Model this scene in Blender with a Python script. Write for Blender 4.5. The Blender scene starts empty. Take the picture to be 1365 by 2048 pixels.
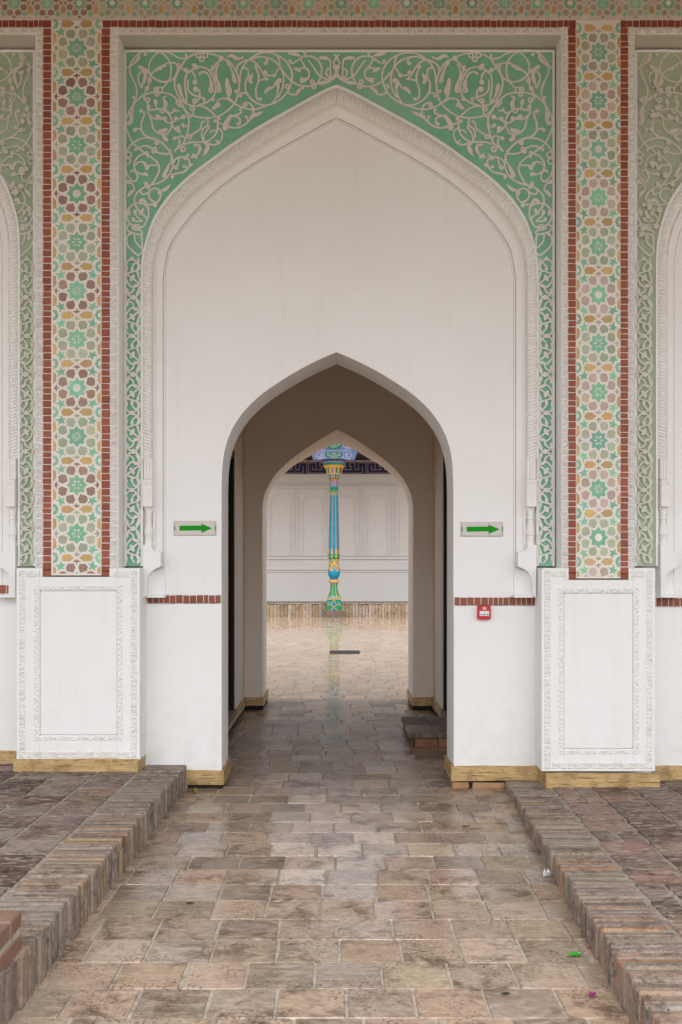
import bpy, math, random
from math import sin, cos, pi, sqrt, atan2, radians
from mathutils import noise, Vector
R = random.Random(7)
SC = bpy.context.scene
COL = SC.collection
F, CX, HY, EYE, D0 = 2028.0, 677.0, 1140.0, 1.394, 6.5      # the lens, the vanishing point, the eye height, distance to the wall
def X(px, d=D0): return (px - CX) * d / F
def Z(py, d=D0): return EYE - (py - HY) * d / F
def Y(d): return d - D0

# ------------------------------------------------------------------ materials
def new_mat(name):
    m = bpy.data.materials.new(name); m.use_nodes = True
    nt = m.node_tree; nt.nodes.clear()
    out = nt.nodes.new('ShaderNodeOutputMaterial'); b = nt.nodes.new('ShaderNodeBsdfPrincipled')
    nt.links.new(b.outputs[0], out.inputs[0])
    return m, nt, b
def nd(nt, typ, **kw):
    n = nt.nodes.new(typ)
    for k, v in kw.items():
        if k in n.inputs: n.inputs[k].default_value = v
        else: setattr(n, k, v)
    return n
def coords(nt, scale=(1, 1, 1)):
    t = nd(nt, 'ShaderNodeTexCoord'); mp = nd(nt, 'ShaderNodeMapping'); mp.inputs['Scale'].default_value = scale
    nt.links.new(t.outputs['Object'], mp.inputs[0]); return mp.outputs[0]
def noise_n(nt, vec, scale, detail=5, rough=.6, dist=0.0):
    n = nd(nt, 'ShaderNodeTexNoise', Scale=scale, Detail=detail, Roughness=rough, Distortion=dist)
    nt.links.new(vec, n.inputs['Vector']); return n.outputs[0]
def ramp(nt, fac, stops):
    r = nd(nt, 'ShaderNodeValToRGB'); e = r.color_ramp.elements
    while len(e) < len(stops): e.new(.5)
    for el, (p, c) in zip(e, stops):
        el.position = p; el.color = (c, c, c, 1) if isinstance(c, (int, float)) else (*c, 1)
    nt.links.new(fac, r.inputs[0]); return r.outputs[0]
def mix(nt, fac, a, b, mode='MIX'):
    n = nd(nt, 'ShaderNodeMix', data_type='RGBA', blend_type=mode)
    for s, v in ((0, fac), (6, a), (7, b)):
        if isinstance(v, (int, float)): n.inputs[s].default_value = v
        elif isinstance(v, tuple): n.inputs[s].default_value = (*v, 1)
        else: nt.links.new(v, n.inputs[s])
    return n.outputs[2]
def bump(nt, b, h, strength=.3, dist=.01):
    n = nd(nt, 'ShaderNodeBump', Strength=strength, Distance=dist)
    nt.links.new(h, n.inputs['Height']); nt.links.new(n.outputs[0], b.inputs['Normal'])
def attr(nt):
    return nd(nt, 'ShaderNodeAttribute', attribute_name='Col').outputs['Color']

def plaster(name, col, dirt=(.62, .56, .48), amount=.45, rough=.75, bs=.25, bd=.006):
    m, nt, b = new_mat(name); v = coords(nt)
    n1 = noise_n(nt, v, 1.3, 6, .65); n2 = noise_n(nt, v, 9, 6, .7); n3 = noise_n(nt, v, 60, 4, .6)
    vs = coords(nt, (6, 6, .7)); n4 = noise_n(nt, vs, 2.0, 5, .65)
    c = mix(nt, ramp(nt, n1, [(.42, 0), (.75, amount)]), tuple(col), tuple(a * d for a, d in zip(col, (.93, .9, .86))))
    c = mix(nt, ramp(nt, n4, [(.55, 0), (.8, amount * .6)]), c, tuple(dirt))
    c = mix(nt, ramp(nt, n2, [(.62, 0), (.85, amount * .5)]), c, tuple(a * .88 for a in col))
    # splash dirt close to the ground
    sep = nd(nt, 'ShaderNodeSeparateXYZ'); nt.links.new(v, sep.inputs[0])
    mr = nd(nt, 'ShaderNodeMapRange'); mr.inputs[1].default_value = .1; mr.inputs[2].default_value = .75; mr.inputs[3].default_value = 1; mr.inputs[4].default_value = 0
    nt.links.new(sep.outputs[2], mr.inputs[0])
    mm = nd(nt, 'ShaderNodeMath', operation='MULTIPLY'); nt.links.new(mr.outputs[0], mm.inputs[0])
    nt.links.new(ramp(nt, n2, [(.4, 0), (.7, .45)]), mm.inputs[1])
    c = mix(nt, mm.outputs[0], c, tuple(dirt))
    # roller-wide patches of fresher paint
    vp = coords(nt, (1.1, 1.1, .8)); np_ = noise_n(nt, vp, 1.7, 2, .35, 1.2)
    c = mix(nt, ramp(nt, np_, [(.49, 0), (.515, .10)]), c, tuple(min(.86, a * 1.06) for a in col))
    nt.links.new(c, b.inputs['Base Color']); b.inputs['Roughness'].default_value = rough
    hm = mix(nt, .35, n2, n3); hm = mix(nt, .5, hm, n1); bump(nt, b, hm, bs, bd); return m
def painted(name, rough=.6, vary=.35, fade=(.62, .58, .5), bs=.2, scale=14, spec=.4, fadeamt=.55):
    """colour comes from the per-face attribute, worn by noise"""
    m, nt, b = new_mat(name); v = coords(nt)
    n1 = noise_n(nt, v, scale, 6, .7); n2 = noise_n(nt, v, scale * .22, 4, .6)
    a = attr(nt)
    c = mix(nt, ramp(nt, n1, [(.36, vary * 1.3), (.6, 0)]), a, mix(nt, 1.0, a, (.62, .6, .58), 'MULTIPLY'))
    c = mix(nt, ramp(nt, n2, [(.47, 0), (.72, fadeamt)]), c, mix(nt, .5, a, fade))
    nt.links.new(c, b.inputs['Base Color']); b.inputs['Roughness'].default_value = rough
    b.inputs['Specular IOR Level'].default_value = spec
    bump(nt, b, n1, bs, .004); return m
def paving(name, rough=(.45, .8), stain=(.10, .075, .055), pale=(.46, .40, .34), amt=.8, paleamt=.5, bs=.35, scale=1.0, spec=.5, ior=1.45, aniso=2.6, pits=.6):
    m, nt, b = new_mat(name); v = coords(nt)
    a = attr(nt)
    n1 = noise_n(nt, v, 7 * scale, 8, .72, .6); n2 = noise_n(nt, v, 2.1 * scale, 5, .6, .4); n3 = noise_n(nt, v, 38, 6, .7); n4 = noise_n(nt, v, 130, 3, .6)
    vs = coords(nt, (1, aniso, 1)); n5 = noise_n(nt, vs, 11 * scale, 7, .7, .8)
    c = mix(nt, ramp(nt, n3, [(.38, .55), (.58, 0)]), a, mix(nt, 1.0, a, (.6, .56, .52), 'MULTIPLY'))
    st = nd(nt, 'ShaderNodeMath', operation='MULTIPLY')
    nt.links.new(ramp(nt, n1, [(.47, 0), (.60, amt)]), st.inputs[0]); nt.links.new(ramp(nt, n2, [(.40, .15), (.56, 1)]), st.inputs[1])
    c = mix(nt, st.outputs[0], c, stain)
    c = mix(nt, ramp(nt, n5, [(.50, 0), (.62, paleamt)]), c, pale)
    n6 = noise_n(nt, v, 75, 3, .65); n7 = noise_n(nt, v, 4.3, 4, .6)
    pt = nd(nt, 'ShaderNodeMath', operation='MULTIPLY'); nt.links.new(ramp(nt, n6, [(.54, 0), (.60, 1)]), pt.inputs[0]); nt.links.new(ramp(nt, n7, [(.46, 0), (.58, pits)]), pt.inputs[1])
    c = mix(nt, pt.outputs[0], c, tuple(x * .8 for x in stain))
    nt.links.new(c, b.inputs['Base Color'])
    al = nd(nt, 'ShaderNodeAttribute', attribute_name='Col').outputs['Alpha']
    gl = nd(nt, 'ShaderNodeCombineColor'); [nt.links.new(al, gl.inputs[q]) for q in range(3)]
    r = ramp(nt, mix(nt, .45, mix(nt, .5, n2, n1), gl.outputs[0]), [(.36, rough[0]), (.60, rough[1])]); nt.links.new(r, b.inputs['Roughness'])
    b.inputs['Specular IOR Level'].default_value = spec; b.inputs['IOR'].default_value = ior
    bump(nt, b, mix(nt, .4, n3, mix(nt, .4, n1, n4)), bs, .006); return m
def wood(name, c1, c2, dark, rough=.6, axis=0):
    m, nt, b = new_mat(name); s = [22, 22, 22]; s[axis] = 1.6; v = coords(nt, tuple(s)); v0 = coords(nt)
    n1 = noise_n(nt, v, 1.6, 8, .7, .8); n2 = noise_n(nt, v0, 5, 5, .6); n3 = noise_n(nt, v, 5, 5, .7, .3)
    c = mix(nt, ramp(nt, n1, [(.42, 0), (.58, 1)]), c1, c2)
    c = mix(nt, ramp(nt, n3, [(.37, .95), (.45, 0)]), c, dark)
    c = mix(nt, ramp(nt, n2, [(.50, 0), (.66, .55)]), c, tuple(a * .5 for a in c1))
    n8 = noise_n(nt, v0, 14, 6, .7)
    c = mix(nt, ramp(nt, n8, [(.50, 0), (.64, .6)]), c, tuple(a * .42 for a in c1))
    nt.links.new(c, b.inputs['Base Color']); b.inputs['Roughness'].default_value = rough
    bump(nt, b, mix(nt, .5, n1, n3), .6, .008); return m
def plain(name, col, rough=.5, spec=.5, vary=.25, scale=25, metal=0.0, bs=.1):
    m, nt, b = new_mat(name); v = coords(nt); n = noise_n(nt, v, scale, 5, .65)
    c = mix(nt, ramp(nt, n, [(.3, vary), (.7, 0)]), tuple(col), tuple(a * .6 for a in col))
    nt.links.new(c, b.inputs['Base Color']); b.inputs['Roughness'].default_value = rough
    b.inputs['Specular IOR Level'].default_value = spec; b.inputs['Metallic'].default_value = metal
    bump(nt, b, n, bs, .003); return m

M = {}
M['white'] = plaster('white_plaster', (.80, .793, .785), bs=.3, bd=.012)
M['relief'] = plaster('carved_plaster', (.80, .785, .76), amount=.5, bs=.35)
M['shade'] = plaster('shaded_head_plaster', (.60, .575, .51), amount=.3)  # darker copy of the white plaster, soffit shade put into its colour
M['inner'] = plaster('passage_plaster', (.76, .675, .60), amount=.4)
M['gallery'] = plaster('gallery_plaster', (.60, .565, .54), amount=.5)
M['scroll'] = plaster('scroll_plaster', (.72, .68, .635), amount=.5, bs=.3)
M['scroll_faded'] = plaster('faded_scroll_plaster', (.60, .585, .51), amount=.5, bs=.3)
M['green'] = painted('painted_spandrel', .7, .25, (.45, .6, .48), .25, 9, .3, .5)
M['mosaic'] = painted('painted_mosaic', .55, .22, (.7, .66, .6), .3, 22, .4, .3)
M['brick'] = painted('painted_red_brick', .55, .3, (.3, .12, .08), .35, 35, .4, .25)
M['gloss'] = painted('column_paint', .5, .35, (.4, .4, .38), .15, 14, .3, .15)
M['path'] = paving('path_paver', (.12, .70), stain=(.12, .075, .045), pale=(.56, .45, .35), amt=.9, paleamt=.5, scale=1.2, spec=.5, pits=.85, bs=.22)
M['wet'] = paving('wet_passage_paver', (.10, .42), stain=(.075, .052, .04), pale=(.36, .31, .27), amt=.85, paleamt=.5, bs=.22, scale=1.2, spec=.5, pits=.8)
M['court'] = paving('wet_courtyard_paver', (.05, .14), stain=(.20, .13, .075), pale=(.56, .45, .33), amt=.4, paleamt=.35, bs=.03, scale=.6, spec=.6)
M['tile'] = paving('terrace_tile', (.55, .9), stain=(.05, .030, .024), pale=(.40, .33, .275), amt=.95, paleamt=.9, scale=1.15, spec=.3)
M['kerb'] = paving('kerb_brick', (.65, .95), stain=(.085, .06, .045), pale=(.38, .31, .25), amt=.75, paleamt=.4, scale=2.0, aniso=1.0, spec=.25, bs=.5)
M['mortar'] = paving('mortar', (.7, .95), stain=(.2, .16, .12), pale=(.6, .55, .48), amt=.6, paleamt=.5)
M['wood'] = wood('ochre_painted_board', (.46, .295, .115), (.55, .375, .17), (.12, .065, .025))
M['woody'] = wood('ochre_painted_board_side', (.44, .285, .11), (.53, .365, .165), (.12, .065, .025), axis=1)
M['dark'] = plain('dark_door_wood', (.018, .012, .009), .6, .2)
M['gap_shade'] = plain('dark_gap', (.03, .022, .017), .9, .1)  # near-black fill that paints the shade in gaps under the boards
M['step'] = paving('step_stone', (.5, .85), stain=(.075, .05, .036), pale=(.22, .18, .15), amt=.8, paleamt=.4)
M['tbrick'] = painted('orange_brick', .8, .5, (.45, .3, .2), .5, 18, .2, .4)
M['ceil'] = wood('portico_ceiling_wood', (.24, .115, .055), (.30, .155, .08), (.06, .035, .02), axis=1)
M['plate'] = plain('sign_plate', (.56, .50, .45), .45, .4, .3, 40)
M['plate2'] = plain('sign_plate_insert', (.60, .565, .53), .35, .5, .3, 30)
M['arrow'] = plain('arrow_green', (.002, .27, .002), .5, .15, .1)
M['teal'] = plain('old_sticker_green', (.01, .19, .10), .5, .4, .1)
M['red'] = plain('alarm_red', (.52, .015, .018), .35, .5, .1)
M['alwhite'] = plain('alarm_white', (.75, .73, .72), .4, .4, .1)
M['black'] = plain('alarm_black', (.012, .012, .012), .5, .4, .1)
M['iron'] = plain('drain_iron', (.05, .04, .038), .55, .5, .4, 60, .6)
M['leafg'] = plain('green_wrapper', (.03, .40, .03), .35, .5, .3, 120)
M['pink'] = plain('pink_wrapper', (.42, .03, .24), .3, .5, .4, 150)
M['dleaf'] = plain('dry_leaf', (.035, .03, .025), .8, .2, .4, 90)
M['film'] = plain('white_scrap', (.75, .74, .74), .35, .5, .2, 90)
M['cap'] = plain('cap_green', (.30, .42, .03), .4, .5, .2, 90)
M['capred'] = plain('cap_red', (.35, .04, .02), .4, .5, .2, 90)
M['ground'] = plain('earth', (.42, .32, .22), .9, .2, .4, 3)
M['navy'] = painted('frieze_paint', .6, .3, (.2, .2, .3), .2, 8, .3, .2)

# ------------------------------------------------------------------ mesh helpers
class MB:
    def __init__(s): s.v = []; s.f = []; s.c = []
    def poly(s, pts, col=(.5, .5, .5)):
        n = len(s.v); s.v += [tuple(p) for p in pts]; s.f.append(tuple(range(n, n + len(pts)))); s.c.append(col)
    def box(s, x0, x1, y0, y1, z0, z1, col=(.5, .5, .5), bev=0.0, jit=0.0):
        if x0 > x1: x0, x1 = x1, x0
        if y0 > y1: y0, y1 = y1, y0
        if z0 > z1: z0, z1 = z1, z0
        b = min(bev, (x1 - x0) * .45, (y1 - y0) * .45, (z1 - z0) * .45)
        n = len(s.v)
        J = lambda: R.uniform(-jit, jit) if jit else 0
        if b <= 0:
            for x in (x0, x1):
                for y in (y0, y1):
                    for z in (z0, z1): s.v.append((x + J(), y + J(), z + J()))
            for f in ((0, 1, 3, 2), (4, 6, 7, 5), (0, 4, 5, 1), (2, 3, 7, 6), (0, 2, 6, 4), (1, 5, 7, 3)):
                s.f.append(tuple(n + i for i in f)); s.c.append(col)
            return
        idx = {}
        for i, x in enumerate((x0, x1)):
            for j, y in enumerate((y0, y1)):
                for k, z in enumerate((z0, z1)):
                    sx, sy, sz = (1 - 2 * i) * b, (1 - 2 * j) * b, (1 - 2 * k) * b
                    jx, jy, jz = J(), J(), J()
                    for a, p in enumerate(((x, y + sy, z + sz), (x + sx, y, z + sz), (x + sx, y + sy, z))):
                        idx[i, j, k, a] = len(s.v); s.v.append((p[0] + jx, p[1] + jy, p[2] + jz))
        def q(*t): s.f.append(tuple(idx[a] for a in t)); s.c.append(col)
        for i in (0, 1): q((i, 0, 0, 0), (i, 0, 1, 0), (i, 1, 1, 0), (i, 1, 0, 0))
        for j in (0, 1): q((0, j, 0, 1), (1, j, 0, 1), (1, j, 1, 1), (0, j, 1, 1))
        for k in (0, 1): q((0, 0, k, 2), (0, 1, k, 2), (1, 1, k, 2), (1, 0, k, 2))
        for a in (0, 1):
            for c in (0, 1):
                q((0, a, c, 1), (1, a, c, 1), (1, a, c, 2), (0, a, c, 2))
                q((a, 0, c, 0), (a, 1, c, 0), (a, 1, c, 2), (a, 0, c, 2))
                q((a, c, 0, 0), (a, c, 1, 0), (a, c, 1, 1), (a, c, 0, 1))
        for i in (0, 1):
            for j in (0, 1):
                for k in (0, 1): q((i, j, k, 0), (i, j, k, 1), (i, j, k, 2))
    def grid(s, rows, col=(.5, .5, .5), closed=False):
        n = len(s.v); w = len(rows[0])
        for r in rows: s.v += [tuple(p) for p in r]
        for i in range(len(rows) - 1):
            for j in range(w if closed else w - 1):
                k = (j + 1) % w
                s.f.append((n + i * w + j, n + i * w + k, n + (i + 1) * w + k, n + (i + 1) * w + j))
                s.c.append(col(i, j) if callable(col) else col)
    def extrude(s, pts, y0, y1, col=(.5, .5, .5)):
        """polygon in x,z pushed from y0 (front) to y1"""
        s.poly([(x, y0, z) for x, z in pts], col)
        for i in range(len(pts)):
            a, b = pts[i], pts[(i + 1) % len(pts)]
            s.poly([(a[0], y0, a[1]), (b[0], y0, b[1]), (b[0], y1, b[1]), (a[0], y1, a[1])], col)
    def lathe(s, prof, cx, cy, n=24, col=(.5, .5, .5), a0=0.0, square=False):
        rows = []
        for r, z in prof:
            if square: rows.append([(cx + sx * r, cy + sy * r, z) for sx, sy in ((-1, -1), (1, -1), (1, 1), (-1, 1))])
            else: rows.append([(cx + r * cos(a0 + 2 * pi * k / n), cy + r * sin(a0 + 2 * pi * k / n), z) for k in range(n)])
        s.grid(rows, col, True)
        s.poly(rows[0][::-1], col(0, 0) if callable(col) else col); s.poly(rows[-1], col(len(prof) - 2, 0) if callable(col) else col)
    def build(s, name, mat, parent=None, smooth=False, recalc=True):
        me = bpy.data.meshes.new(name); me.from_pydata(s.v, [], s.f); me.update()
        at = me.attributes.new('Col', 'FLOAT_COLOR', 'CORNER')
        buf = []
        for f, c in zip(s.f, s.c): buf += [c[0], c[1], c[2], c[3] if len(c) > 3 else .5] * len(f)
        at.data.foreach_set('color', buf)
        me.materials.append(M[mat] if isinstance(mat, str) else mat)
        if recalc:
            import bmesh
            bm = bmesh.new(); bm.from_mesh(me); bmesh.ops.recalc_face_normals(bm, faces=bm.faces); bm.to_mesh(me); bm.free()
        if smooth:
            me.shade_smooth()
        o = bpy.data.objects.new(name, me); COL.objects.link(o)
        if parent:
            o.parent = parent
            if parent.type == 'EMPTY': o.location = -parent.location
        return o
def thing(name, label, cat, loc=(0, 0, 0), group=None):
    o = bpy.data.objects.new(name, None); COL.objects.link(o); o.location = loc; o.empty_display_size = .1
    o['label'] = label; o['category'] = cat
    if group: o['group'] = group
    return o
def tag(o, label, cat, group=None):
    o['label'] = label; o['category'] = cat
    if group: o['group'] = group
    return o
def struct(o): o['kind'] = 'structure'; return o
def vary(c, a=.12, h=.04):
    k = 1 + R.uniform(-a, a); return tuple(max(.004, x * k * (1 + R.uniform(-h, h))) for x in c[:3]) + (R.random(),)

def smooth(pts, n=6):
    """Catmull-Rom through the points"""
    if len(pts) < 3: return [tuple(p) for p in pts]
    P = [tuple(2 * a - b for a, b in zip(pts[0], pts[1]))] + [tuple(p) for p in pts] + [tuple(2 * a - b for a, b in zip(pts[-1], pts[-2]))]
    out = []
    for i in range(1, len(P) - 2):
        for k in range(n):
            t = k / n
            out.append(tuple(.5 * (2 * b + (c - a) * t + (2 * a - 5 * b + 4 * c - d) * t * t + (3 * b - a - 3 * c + d) * t ** 3)
                             for a, b, c, d in zip(P[i - 1], P[i], P[i + 1], P[i + 2])))
    out.append(tuple(pts[-1])); return out
def resample(pts, n):
    L = [0]
    for a, b in zip(pts, pts[1:]): L.append(L[-1] + math.dist(a, b))
    out = []; j = 0
    for i in range(n + 1):
        s = L[-1] * i / n
        while j < len(L) - 2 and L[j + 1] < s: j += 1
        t = (s - L[j]) / max(1e-9, L[j + 1] - L[j])
        out.append(tuple(a + (b - a) * t for a, b in zip(pts[j], pts[j + 1])))
    return out

# ------------------------------------------------------------------ outlines (half arches, traced on the left from the springing to the apex)
ROPE_OUT = [(282.5, 560), (284, 523), (288, 497.5), (294.6, 474), (299.6, 458.6), (307.7, 437.6), (319, 418), (335, 395.7), (354.5, 374.8), (377, 353.8), (401, 334.5), (430, 313.5), (458, 292.5), (488.7, 272), (522.4, 250.9), (556, 232), (590, 213), (623.5, 194.4), (648.8, 181), (673.5, 171)]
ROPE_IN = [(305.5, 560), (307.5, 530), (311, 508.5), (316, 490), (322, 474), (336.7, 445.7), (362.5, 411.8), (393, 381), (425.4, 355.4), (460, 331), (505.6, 301), (549, 274), (606.7, 241), (640, 222.5), (673.5, 206)]
LINE_A = [(325.8, 560), (328.6, 536), (335, 503), (342, 486), (353, 468), (369, 445.7), (393, 418), (425, 386), (460, 358), (500, 331), (544, 304.5), (606.6, 270), (640, 251), (673.5, 234)]
LINE_B = [(331.5, 560), (334.3, 536), (341, 505), (348, 488.5), (358.5, 471), (374, 449.5), (397.5, 422.5), (429, 391), (463, 364), (503, 337), (547, 310.5), (608, 277.5), (640, 260), (673.5, 243)]
DOOR_OUT = [(443.5, 975), (445.2, 934), (449, 905), (456.7, 877), (468, 852), (485, 827), (506, 804), (531, 783), (563.3, 761), (592, 743.5), (620.5, 728), (649, 714.5), (673.5, 704)]
FAR_OUT = [(525, 1015), (527.7, 995.6), (533, 979.8), (543.5, 960), (558, 941.5), (576.5, 924), (600, 906), (626.6, 887.5), (650, 873), (675.5, 859)]
FAR_IN = [(533.6, 1025), (535.6, 1003.5), (542, 982), (552.7, 964), (568.6, 948), (587, 932), (613, 916.5), (642, 899.5), (675.5, 885)]
def half(pts, d, apex_px, zb, n1, n2, side=-1, sx=1.0, cx=None, dz=0.0):
    """left or right half of an arch: bottom to apex, (x, z)"""
    ax = X(apex_px, d) if cx is None else cx
    c = [(ax + side * (apex_px - x) * d / F * sx, Z(y, d) + dz) for x, y in smooth(pts, 5)]
    return resample([(c[0][0], zb), c[0]], n1)[:-1] + resample(c, n2)
def loft(mb, outlines, col=(.5, .5, .5)):
    """outlines: [(points, y), ...] of equal length"""
    mb.grid([[(x, y, z) for x, z in pts] for pts, y in outlines], col)
def rect_minus(mb, L, Rr, xl, xr, zt, y, col=(.5, .5, .5)):
    for h, xe in ((L, xl), (Rr, xr)):
        for a, b in zip(h, h[1:]):
            mb.poly([(xe, y, a[1]), (a[0], y, a[1]), (b[0], y, b[1]), (xe, y, b[1])], col)
    za = L[-1][1]
    mb.poly([(xl, y, za), (L[-1][0], y, za), (xr, y, za), (xr, y, zt), (xl, y, zt)], col)

# ------------------------------------------------------------------ painted star mosaic
def clip(poly, x0, x1, z0, z1):
    for ax, lim, sg in ((0, x0, 1), (0, x1, -1), (1, z0, 1), (1, z1, -1)):
        out = []
        for i in range(len(poly)):
            a, b = poly[i], poly[(i + 1) % len(poly)]
            ia, ib = sg * (a[ax] - lim) >= 0, sg * (b[ax] - lim) >= 0
            if ia: out.append(a)
            if ia != ib:
                t = (lim - a[ax]) / (b[ax] - a[ax]); out.append((a[0] + (b[0] - a[0]) * t, a[1] + (b[1] - a[1]) * t))
        poly = out
        if len(poly) < 3: return None
    return poly
def rot4(p): return [[(x, z) for x, z in p], [(-z, x) for x, z in p], [(-x, -z) for x, z in p], [(z, -x) for x, z in p]]
def mir(p): return [(-x, z) for x, z in p][::-1]
def star(n, r1, r2, a0, cx=0, cz=0):
    return [(cx + (r1 if k % 2 == 0 else r2) * cos(a0 + pi * k / n), cz + (r1 if k % 2 == 0 else r2) * sin(a0 + pi * k / n)) for k in range(2 * n)]
PETAL = [(-.45, .63), (-.35, .757), (-.124, .757), (-.057, .6), (-.147, .385), (-.42, .45)]
DART = [(0, .95), (-.16, .84), (-.035, .815), (0, .69), (.035, .815), (.16, .84)]
HEX = [(-.655, 1.0), (-.58, 1.14), (-.29, 1.15), (-.1, 1.0), (-.29, .85), (-.58, .86)]
TIPS = [(-.63, .88), (-.92, .69), (-.78, .45), (-.5, .5), (-.45, .757)]
def star5():
    cx = sum(p[0] for p in TIPS) / 5; cz = sum(p[1] for p in TIPS) / 5; out = []
    for i in range(5):
        a, b = TIPS[i], TIPS[(i + 1) % 5]; out.append(a)
        m = ((a[0] + b[0]) / 2, (a[1] + b[1]) / 2); out.append((cx + (m[0] - cx) * .52, cz + (m[1] - cz) * .52))
    return out
S5 = star5()
GREEN, SAGE, BROWN, PINK, YEL, CREAM = (.225, .51, .34), (.40, .45, .32), (.32, .195, .15), (.52, .41, .35), (.56, .375, .15), (.74, .70, .64)
def flower(kind):
    if kind == 0: return [star(8, .19, .15, .2)]
    if kind == 1: return [[(.19 * (1 if k % 2 else .72) * cos(2 * pi * k / 20), .19 * (1 if k % 2 else .72) * sin(2 * pi * k / 20)) for k in range(20)]]
    if kind == 2:
        return [[(r * cos(a + w), r * sin(a + w)) for r, w in ((.07, 0), (.13, -.24), (.2, -.16), (.2, .16), (.13, .24))] for a in (2 * pi * k / 6 for k in range(6))]
    return [[(r * cos(a + w), r * sin(a + w)) for r, w in ((.06, -.2), (.2, -.1), (.2, .1), (.06, .2))] for a in (2 * pi * k / 10 for k in range(10))]
def mosaic(mb, cells, hx, hz, rect, y, pal):
    """cells: [(centre x, centre z, petal colour)]; rect clips; each piece of paint is a face a little proud of the ground"""
    for ci, (cx, cz, pc) in enumerate(cells):
        def put(p, c, dy=0.0):
            q = clip([(cx + x * hx, cz + z * hz) for x, z in p], *rect)
            if q: mb.poly([(x, y - .0015 - dy, z) for x, z in q], vary(c, .16, .07))
        wob = lambda p: [(x + R.uniform(-.012, .012), z + R.uniform(-.012, .012)) for x, z in p]
        put(wob(star(8, .44, .315, pi / 2)), GREEN)
        for f in flower(R.randrange(4)): put(f, CREAM, .0015)
        for p in (PETAL, mir(PETAL)):
            for q in rot4(p): put(wob(q), pc)
        for q in rot4(DART): put(wob(q), pc)
        for q in rot4(S5): put(wob(q), pal['star'])
        for q in (HEX, mir(HEX)): put(wob(q), YEL)                          # the edge shared with the next cell above
        for q in ([(-z, x) for x, z in HEX], [(-z, -x) for x, z in HEX]): put(wob(q), YEL)
        if pal.get('right'):
            for q in ([(z, x) for x, z in HEX], [(z, -x) for x, z in HEX]): put(wob(q), YEL)
        for sx in ((-1, 1) if pal.get('right') else (-1,)):
            put(star(8, .24, .225, 0, sx, 1), GREEN)
            put(star(7, .13, .10, 0, sx, 1), CREAM, .0015)

# ------------------------------------------------------------------ carved fans in plaster
def carved(mb, x0, x1, z0, z1, y, along, cell, h=.008, flip=False, nf=5):
    L = (z1 - z0) if along == 'z' else (x1 - x0); n = max(1, round(L / cell)); c = L / n; W = (x1 - x0) if along == 'z' else (z1 - z0)
    for i in range(n):
        fl = flip ^ (i % 2 == 1 and nf < 4)
        def P(u, v, k=0.0):
            if fl: v = 1 - v
            a = (i + u) * c; b = .06 * W + v * W * .88
            return (x0 + b, y - k, z0 + a) if along == 'z' else (x0 + a, y - k, z0 + b)
        pts = ([(0, 0), (0, .55)] + [(k / nf, 1) for k in range(nf + 1)] + [(1, .55), (1, 0)]) if nf > 1 else [(0, .0), (0, 1), (1, 1), (1, 0)]
        ap = (.5, 0)
        for a, b in zip(pts, pts[1:]):
            hh = h * 1.0 * R.uniform(.75, 1.15); ce = ((ap[0] * .7 + a[0] * 1.15 + b[0] * 1.15) / 3, (ap[1] * .7 + a[1] * 1.15 + b[1] * 1.15) / 3)
            for p, q in ((ap, a), (a, b), (b, ap)): mb.poly([P(*p), P(*q), P(*ce, hh)])

def brick_run(mb, x0, x1, z0, z1, y0, y1, along, pitch, col=(.215, .05, .026), gap=.0045):
    a, e = (z0, z1) if along == 'z' else (x0, x1)
    while a < e - .012:
        b = min(e, a + pitch * R.uniform(.78, 1.24))
        if e - b < .018: b = e
        c = vary(col, .14, .05); t = R.uniform(-.0012, .0012)
        if along == 'z': mb.box(x0 + t, x1 + t, y0, y1, a + gap / 2, b - gap / 2, c, .002, .0007)
        else: mb.box(a + gap / 2, b - gap / 2, y0, y1, z0 + t, z1 + t, c, .002, .0007)
        a = b

# ================================================================== THE PORTICO WALL
FR, PA = 6.28, 6.435                     # distance of the frame plane and of the green panel plane
YF, YP = Y(FR), Y(PA)
AX = X(673.5, PA)
wall = thing('portico_wall', 'white plastered portico wall with green painted pointed niches, mosaic pilasters and an arched passage', 'wall', (0, .2, 0))
W, HT, T1 = 6.5, 5.6, .39
AD = X(673.5)
def door_outline(d_y, dz, sc):
    L = half(DOOR_OUT, D0, 673.5, -.1, 10, 40, -1, sc); Rr = half(DOOR_OUT, D0, 673.5, -.1, 10, 40, 1, 1.017 * sc); return L, Rr
L, Rr = door_outline(0, 0, 1)
mb = MB()
rect_minus(mb, L, Rr, -W, W, HT, 0); rect_minus(mb, L, Rr, -W, W, HT, T1)
loft(mb, [(L, 0), ([(x + .003, z) for x, z in L], T1 * .5), (L, T1)]); loft(mb, [(Rr, 0), ([(x - .003, z) for x, z in Rr], T1 * .5), (Rr, T1)])
mb.box(-W - .001, W + .001, -.001, T1 + .001, HT, HT + .05)
body = mb.build('plaster', 'white', wall)

def in_arch(x, z, Lh, Rh):
    h = Lh if x < Lh[-1][0] else Rh
    if z > h[-1][1]: return False
    for a, b in zip(h, h[1:]):
        if a[1] <= z <= b[1] + 1e-9:
            t = (z - a[1]) / max(1e-9, b[1] - a[1]); xe = a[0] + (b[0] - a[0]) * t
            return x > xe if h is Lh else x < xe
    return False

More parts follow.
